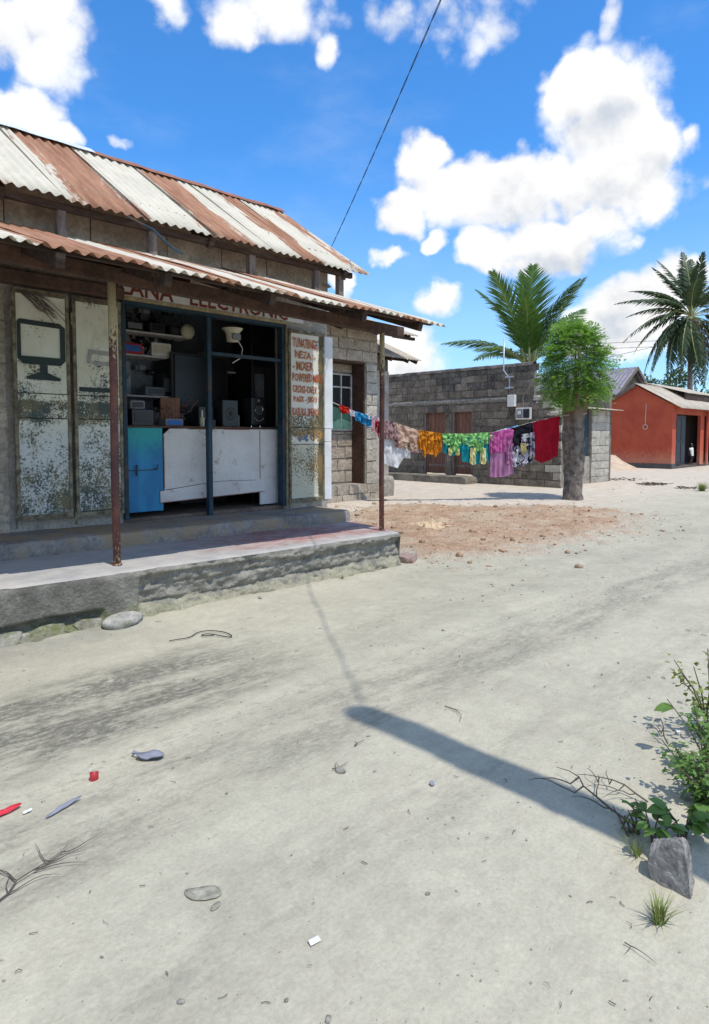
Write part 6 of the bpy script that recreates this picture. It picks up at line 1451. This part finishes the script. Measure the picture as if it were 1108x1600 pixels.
debris(13.35, 2.2, 70, .55, 'dry_litter', 'dark pile of dry twigs and leaves on the sand in front of the red house'); debris(14.5, 3.7, 40, .9, 'dry_litter', 'thin scatter of dry sticks left of the dark twig pile, nearer the block pillar'); debris(12.6, 1.0, 30, .5, 'dry_litter', 'short dry sticks on the sand near the right edge, before the porch')
# small rubbish on the road
def flatpiece(name, label, cat, mat, outline, thick, curl=.0, bumpz=.004):
    c = np.mean(outline, 0); m = MB(); n = len(outline)
    ring = [1, .55, 0.05]; k = 0
    for lay in (0, 1):
        for r in ring:
            for p in outline:
                q = c+(np.array(p)-c)*r; m.v.append((q[0], q[1], ghu(*q)+bumpz+(thick if lay else 0)+curl*r*r*(.6+.4*math.sin(3*math.atan2(q[1]-c[1], q[0]-c[0])))))
    for lay in (0, 1):
        o = lay*n*3
        for i in range(2):
            for j in range(n): a = o+i*n+j; b = o+i*n+(j+1) % n; m.f.append((a, b, b+n, a+n) if lay else (a+n, b+n, b, a))
        m.f.append(tuple(o+2*n+j for j in range(n)))
    for j in range(n): m.f.append((j, (j+1) % n, 3*n+(j+1) % n, 3*n+j))
    return solo(m, name, MAT[mat], label, cat, (c[0], c[1], ghu(*c)), smooth=True)
def oval(u, v, a, b, yaw, n=18, wob=.1): return [(u+a*math.cos(t)*math.cos(yaw)-b*math.sin(t)*math.sin(yaw)*(1+wob*math.sin(2*t)), v+a*math.cos(t)*math.sin(yaw)+b*math.sin(t)*math.cos(yaw)) for t in np.linspace(0, 6.2832, n, endpoint=False)]
MAT['slate'] = flat('grey_rubber', (.25, .26, .31), .7); MAT['red_tin'] = flat('dull_red_plastic', (.38, .03, .035), .45); MAT['red_bright'] = flat('bright_red_strip', (.62, .04, .06), .5); MAT['mud'] = pmat('dried_grey_mud', (.33, .315, .25), (.25, .238, .19), 20, 1, 60, .006); MAT['paper'] = flat('white_paper_scrap', (.78, .77, .74), .8)
su, sv = wuv(-.955, 2.985); flatpiece('shoe_sole', 'grey rounded rubber sole lying on the sand left of centre', 'shoe sole', 'slate', oval(su, sv, .068, .040, R(-70), wob=.3), .010, .018)
m = MB(); m.tube([(su-.03, sv+.055, ghu(su, sv)+.02), (su-.045, sv+.085, ghu(su, sv)+.015), (su-.03, sv+.10, ghu(su, sv)+.01)], .006, 6); solo(m, 'sole_strap', MAT['slate'], 'small grey rubber strap beside the shoe sole', 'strap', (su-.03, sv+.06, 0))
CAPS = .72; cu, cv = wuv(-1.146, 2.805); z = ghu(cu, cv); t = thing('bottle_cap', 'small crushed red plastic cap on the sand', 'cap', (cu, cv, z))
m = MB(); n = 20
for r, h in ((.019, 0), (.020, .034), (.016, .034), (.015, .003)):
    for j in range(n): a = 6.2832*j/n; m.v.append((cu+r*math.cos(a)*(1+.12*math.sin(2*a)), cv+r*math.sin(a), z+h*(1-.25*max(0, math.sin(a*1.0+.6)))))
for i in range(3):
    for j in range(n): a = i*n+j; b = i*n+(j+1) % n; m.f.append((a, b, b+n, a+n))
m.f.append(tuple(3*n+j for j in range(n))); m.build('shell', MAT['red_tin'], t, True); m = MB(); m.lathe((cu, cv, z+.006), [(.008, 0), (.008, .014)], 10); m.build('core', MAT['red_tin'], t, True)
su, sv = wuv(-1.40, 2.53); flatpiece('red_strip', 'bright red plastic strip at the left edge of the sand', 'strip', 'red_bright', oval(su, sv, .075, .014, R(12), wob=.5), .004, .012)
su, sv = wuv(-1.17, 2.56); flatpiece('grey_strip', 'twisted grey strip of plastic on the sand near the left edge', 'strip', 'slate', oval(su, sv, .085, .009, R(18), wob=1.2), .004, .012)
su, sv = wuv(-1.31, 2.545); flatpiece('pale_scrap', 'pale crumpled scrap beside the red strip', 'scrap', 'paper', oval(su, sv, .020, .009, .2, wob=.8), .003, .006)
su, sv = wuv(-.125, 1.86); flatpiece('paper_scrap', 'white scrap of paper at the bottom of the photo', 'paper', 'paper', [(su-.015, sv-.011), (su+.02, sv-.016), (su+.027, sv+.004), (su-.010, sv+.010)], .001, .004)
su, sv = wuv(.335, 2.75); flatpiece('slate_chip', 'small dark chip on the sand below the pole shadow', 'chip', 'slate', oval(su, sv, .016, .011, .7, 9, .4), .006, .004)
su, sv = wuv(1.64, 3.24); flatpiece('white_scrap', 'small white scrap beside the weeds at the right', 'scrap', 'paper', oval(su, sv, .028, .010, .4), .004, .006)
su, sv = wuv(-.50, 2.08); flatpiece('footprint_crust', 'cracked crust of grey mud like a footprint on the sand', 'mud', 'mud', oval(su, sv, .060, .026, R(-40), wob=.5), .003, .002, bumpz=.002)
su, sv = wuv(-.445, 2.02); flatpiece('footprint_crust', 'small curved crust of grey mud beside the larger crust', 'mud', 'mud', oval(su, sv, .028, .013, R(30), wob=.5), .003, .002, bumpz=.002)
# wire loop and sticks
m = MB(); pts = []
for px_i, py_i in ((-3.35, -.69), (-3.25, -.70), (-3.18, -.72), (-3.12, -.68), (-3.04, -.62), (-2.93, -.70), (-2.91, -.86), (-2.95, -.95), (-2.99, -.90), (-3.0, -.74), (-3.08, -.70), (-3.1, -.76), (-3.0, -.80)): pts.append((px_i, py_i, ghu(px_i, py_i)+.012))
P_ = np.array(pts); tt = np.linspace(0, len(P_)-1, 70); P_ = np.stack([np.convolve(np.pad(np.interp(tt, range(len(P_)), P_[:, q]), 4, 'edge'), np.ones(9)/9, 'valid') for q in range(3)], -1); m.tube([tuple(q) for q in P_], .0036, 6); solo(m, 'wire_loop', MAT['wire'], 'loose black wire curled on the sand before the veranda', 'wire', (-3.1, -.75, 0), smooth=True)
def twig(name, label, start, yaw, L, n, seed, br=3, r=.004, lift=.03):
    rr = np.random.default_rng(seed); m = MB()
    def go(p, a, L, r, d):
        pts = [p]; k = 6
        for i in range(k): a += rr.normal()*.22; q = pts[-1]; u, v = q[0]+L/k*math.cos(a), q[1]+L/k*math.sin(a); pts.append((u, v, ghu(u, v)+.004+lift*abs(math.sin((i+1)/k*2.6))*(1 if d == 0 else .8)))
        m.tube(pts, [r*(1-.75*i/k) for i in range(k+1)], 5)
        if d < 1:
            for j in range(br): go(pts[1+j % 5], a+rr.choice((-1, 1))*rr.uniform(.5, 1.0), L*rr.uniform(.3, .55), r*.7, d+1)
    u, v = start; go((u, v, ghu(u, v)+.01), yaw, L, r, 0)
    return solo(m, name, MAT['twig'], label, 'twig', (u, v, ghu(u, v)))
twig('dry_branch', 'long forked dry twig lying over the pole shadow near the weeds', wuv(1.06, 2.47), R(80), .42, 6, 2, 4, .005, .05); twig('dry_branch', 'second dry twig fanning out beside the longer one near the weeds', wuv(1.20, 2.60), R(95), .30, 6, 4, 4, .004, .05)
twig('dry_branch', 'dark bundle of dry stalks at the lower left edge', wuv(-1.16, 2.02), R(10), .34, 6, 6, 9, .0035, .012); twig('dry_branch', 'thin stick lying on the sand above the pole shadow', wuv(.50, 3.55), R(-60), .22, 6, 8, 1, .003, .01); twig('dry_branch', 'tiny sprig beside the tip of the pole shadow', wuv(.0, 3.08), R(20), .08, 6, 9, 2, .003, .01)
twig('dry_branch', 'small curved twig low on the sand at the right', wuv(.80, 1.86), R(-70), .10, 6, 10, 1, .002, .01); twig('dry_branch', 'slender stick on the sand in the middle distance', wuv(-.1, 2.86), R(-30), .10, 6, 12, 2, .003, .01); twig('dry_branch', 'little upright dead stem on the sand left of the weeds', wuv(1.52, 3.10), R(40), .16, 6, 13, 2, .004, .09)

# ================================================================ WEEDS
def leaf_mesh(L, w, mat, fold=.25, n=5):
    V = []; F = []
    for i in range(n+1):
        f = i/n; h = w*math.sin(math.pi*min(.995, f*.96+.03))**.8*(1-.25*f); x = L*f; z = -.25*L*f*f
        V += [(x, -h, z+fold*h), (x, 0, z), (x, h, z+fold*h)]
    for i in range(n):
        for j in range(2): a = i*3+j; F.append((a, a+1, a+4, a+3))
    return mesh_from('leaf', V, F, MAT[mat], True)
def leafy_weed(u, v, h, ns, per, label, mat, L, w, seed, group=None):
    """stems with separate broad leaves"""
    rr = np.random.default_rng(seed); z = ghu(u, v); t = thing('leafy_weed', label, 'weed', (u, v, z), group); mb = MB(); lm = [leaf_mesh(L*k, w*k, mat) for k in (.8, 1, 1.2)]
    for i in range(ns):
        a = rr.uniform(0, 6.28); tip = (u+h*.6*math.cos(a)*rr.uniform(.3, 1), v+h*.6*math.sin(a)*rr.uniform(.3, 1), z+h*rr.uniform(.6, 1)); mid = ((u*.6+tip[0]*.4), (v*.6+tip[1]*.4), z+h*.45)
        mb.tube([(u+rr.normal()*.01, v+rr.normal()*.01, z-.01), mid, tip], [.004, .003, .002], 5)
        for j in range(per):
            f = rr.uniform(.5, 1); p = np.array(mid)*(1-(f-.5)*2)+np.array(tip)*((f-.5)*2); ob = bpy.data.objects.new('leaf', lm[rr.integers(3)]); COL.objects.link(ob); ob.parent = t
            ob.location = Vector(p)-Vector((u, v, z)); ob.rotation_euler = (rr.normal()*.4, rr.uniform(-.7, .25), a+rr.normal()*1.1 if j else a); s = rr.uniform(.75, 1.15); ob.scale = (s, s, s)
    mb.build('stem', MAT['twig'], t); return t
def bushy_weed(u, v, h, r, n, label, mat, ls, seed, ns=9):
    rr = np.random.default_rng(seed); z = ghu(u, v); t = thing('weed_bush', label, 'weed', (u, v, z)); mb = MB(); V = []
    for i in range(ns):
        a = rr.uniform(0, 6.28); q = rr.uniform(.3, 1); pts = [(u+rr.normal()*.02, v+rr.normal()*.02, z-.02)]; tip = np.array((u+r*q*math.cos(a), v+r*q*math.sin(a), z+h*rr.uniform(.6, 1)))
        mid = np.array(pts[0])*.5+tip*.5+(0, 0, h*.12); pts += [tuple(mid), tuple(tip)]; mb.tube(pts, [.005, .0035, .002], 5)
        for j in range(n//ns):
            f = rr.uniform(.15, 1.05); p = np.array(pts[0])*(1-f)**2+2*mid*f*(1-f)+tip*f*f + rr.normal(size=3)*.25*ls*2
            p[2] = max(p[2], z+.01)
            d = rr.normal(size=3); d[2] = d[2]*.4+.1; d /= np.linalg.norm(d); b = np.cross(d, (0, 0, 1)+rr.normal(size=3)*.3); b /= np.linalg.norm(b)+1e-6; s = ls*rr.uniform(.6, 1.25); dn = np.array((0, 0, -s*.2))
            V += [p, p+d*s*.5+b*s*.30, p+d*s+dn, p+d*s*.5-b*s*.30]
    mb.build('stem', MAT['twig'], t); leafset('leaves', np.array(V), np.arange(len(V)).reshape(-1, 4), MAT[mat], t); return t
W = lambda x, y: wuv(x, y)
leafy_weed(*W(1.10, 2.33), .15, 8, 4, 'broad leafed green weed growing just behind the grey rock', 'weed', .055, .019, 1)
leafy_weed(*W(1.23, 2.37), .13, 7, 4, 'low broad leafed weed right of the grey rock top, at the photo edge', 'weed', .06, .021, 2)
leafy_weed(*W(1.62, 2.96), .30, 3, 3, 'single taller weed with three broad leaves above the bush', 'weed', .07, .026, 3)
leafy_weed(*W(1.36, 2.40), .13, 6, 4, 'broad leafed weed half cut off by the right edge', 'weed', .06, .022, 9)
bushy_weed(*W(1.44, 2.60), .22, .19, 620, 'dense dark green weed clump at the right edge of the sand', 'weed', .035, 4, 16)
bushy_weed(*W(1.64, 2.82), .26, .18, 520, 'mid green weed clump behind the dense one at the right edge', 'weed', .035, 5, 14)
bushy_weed(*W(1.50, 2.86), .10, .13, 200, 'low sprawling small leafed weed left of the clumps', 'weed', .022, 6, 9)
bushy_weed(*W(1.80, 3.20), .44, .20, 300, 'tall yellowish bush leaning in at the right edge', 'weed_y', .038, 7, 13)
bushy_weed(*W(1.05, 2.40), .10, .07, 90, 'little bright green tuft of small leaves beside the broad leafed weed', 'weed_y', .016, 8, 8)
def tuft(u, v, h, n, label, seed, spread=.5):
    rr = np.random.default_rng(seed); z = ghu(u, v); V = []
    for i in range(n):
        a = rr.uniform(0, 6.28); q = rr.uniform(.1, 1)*spread; L = h*rr.uniform(.5, 1.1); d = np.array((math.cos(a)*q, math.sin(a)*q, 1)); d /= np.linalg.norm(d); b = np.array((-math.sin(a), math.cos(a), 0))*.0022*(h/.1)
        p = np.array((u, v, z-.005))+rr.normal(size=3)*(.008*h/.1, .008*h/.1, 0); m1_ = p+d*L*.55; tp = p+d*L+np.array((math.cos(a), math.sin(a), -.3))*L*.25*q
        V += [p-b, p+b, m1_+b*.7, m1_-b*.7, m1_-b*.7, m1_+b*.7, tp+b*.1, tp-b*.1]
    V = np.array(V); me = np_mesh('grass_tuft', V-np.array((u, v, z)), np.arange(len(V)).reshape(-1, 4), MAT['grass']); ob = bpy.data.objects.new('grass_tuft', me); COL.objects.link(ob)
    ob.location = BW(u, v, z); ob.rotation_euler = (0, 0, ANG); ob['label'] = label; ob['category'] = 'grass'
tuft(*W(.945, 1.95), .10, 90, 'thin tuft of grass in the sand left below the grey rock', 1, .8); tuft(*W(1.015, 2.27), .09, 40, 'sparse grass blades at the left of the broad leafed weed', 2, .9)
tuft(-1.02, -.10, .07, 40, 'small green tuft at the foot of the veranda near its end', 3, 1.0); tuft(11.95, .5, .30, 160, 'yellow green grass patch on the sand at the far right edge', 4, 1.4)

# ================================================================ CHILD IN THE DOORWAY
def child():
    u, v = 24.92, 5.02; z0 = .29; h = .95; t = thing('person', 'small child in white shirt and dark shorts standing in the red house doorway', 'person', (u, v, z0))
    J = {'pel': (0, 0, .45), 'chest': (0, 0, .66), 'neck': (0, 0, .755), 'head': (0, -.005, .82), 'crown': (0, 0, .90), 'shL': (-.10, 0, .72), 'elL': (-.135, .02, .58), 'haL': (-.13, -.03, .46), 'shR': (.10, 0, .72), 'elR': (.145, .01, .60), 'haR': (.10, -.06, .52),
         'hiL': (-.05, 0, .43), 'knL': (-.055, -.01, .24), 'anL': (-.055, .01, .04), 'toL': (-.06, -.075, .02), 'hiR': (.05, 0, .43), 'knR': (.065, -.03, .25), 'anR': (.07, .02, .05), 'toR': (.08, -.06, .03)}
    Rr = dict(pel=.075, chest=.08, neck=.034, head=.068, crown=.055, shL=.038, elL=.026, haL=.022, shR=.038, elR=.026, haR=.022, hiL=.055, knL=.036, anL=.026, toL=.02, hiR=.055, knR=.036, anR=.026, toR=.02)
    E = [('pel', 'chest'), ('chest', 'neck'), ('neck', 'head'), ('head', 'crown'), ('chest', 'shL'), ('shL', 'elL'), ('elL', 'haL'), ('chest', 'shR'), ('shR', 'elR'), ('elR', 'haR'), ('pel', 'hiL'), ('hiL', 'knL'), ('knL', 'anL'), ('anL', 'toL'), ('pel', 'hiR'), ('hiR', 'knR'), ('knR', 'anR'), ('anR', 'toR')]
    ks = list(J); me = bpy.data.meshes.new('body'); me.from_pydata([J[k] for k in ks], [(ks.index(a), ks.index(b)) for a, b in E], []); me.materials.append(MAT['skin'])
    ob = bpy.data.objects.new('body', me); COL.objects.link(ob); ob.parent = t; sk = ob.modifiers.new('skin', 'SKIN'); ob.modifiers.new('sub', 'SUBSURF').levels = 1; ob.modifiers['sub'].render_levels = 2
    for i, k in enumerate(ks): q = me.skin_vertices[0].data[i]; q.radius = (Rr[k], Rr[k]); q.use_root = (k == 'pel')
    def wrap(name, prof, mat):
        m = MB()
        for r, ry, z in prof:
            for j in range(16): a = 6.2832*j/16; m.v.append((u+r*math.cos(a), v+ry*math.sin(a)-.002, z0+z))
        for i in range(len(prof)-1):
            for j in range(16): a = i*16+j; b = i*16+(j+1) % 16; m.f.append((a, b, b+16, a+16))
        m.build(name, mat, t, True)
    wrap('shirt', [(.115, .10, .40), (.11, .095, .50), (.105, .09, .62), (.125, .085, .70), (.10, .07, .745), (.045, .045, .765)], MAT['white'])
    m = MB(); m.tube([(u-.10, v, z0+.725), (u-.14, v+.01, z0+.61)], [.048, .044], 10); m.tube([(u+.10, v, z0+.725), (u+.148, v, z0+.62)], [.048, .044], 10); m.build('sleeves', MAT['white'], t, True)
    m = MB(); m.tube([(u-.05, v, z0+.46), (u-.058, v-.005, z0+.27)], [.072, .062], 12); m.tube([(u+.05, v, z0+.46), (u+.062, v-.02, z0+.28)], [.072, .062], 12); m.build('shorts', MAT['blue_black'], t, True)
    m = MB(); m.lathe((u, v+.006, z0+.85), [(.060, -.03), (.076, .0), (.074, .05), (.05, .085), (.015, .10)], 14); m.build('hair', MAT['black'], t, True)
MAT['skin'] = flat('dark_brown_skin', (.085, .042, .026), .55)
child()
for ob in list(SC.objects):
    if ob.type == 'EMPTY' and not ob.children and 'label' in ob: bpy.data.objects.remove(ob)
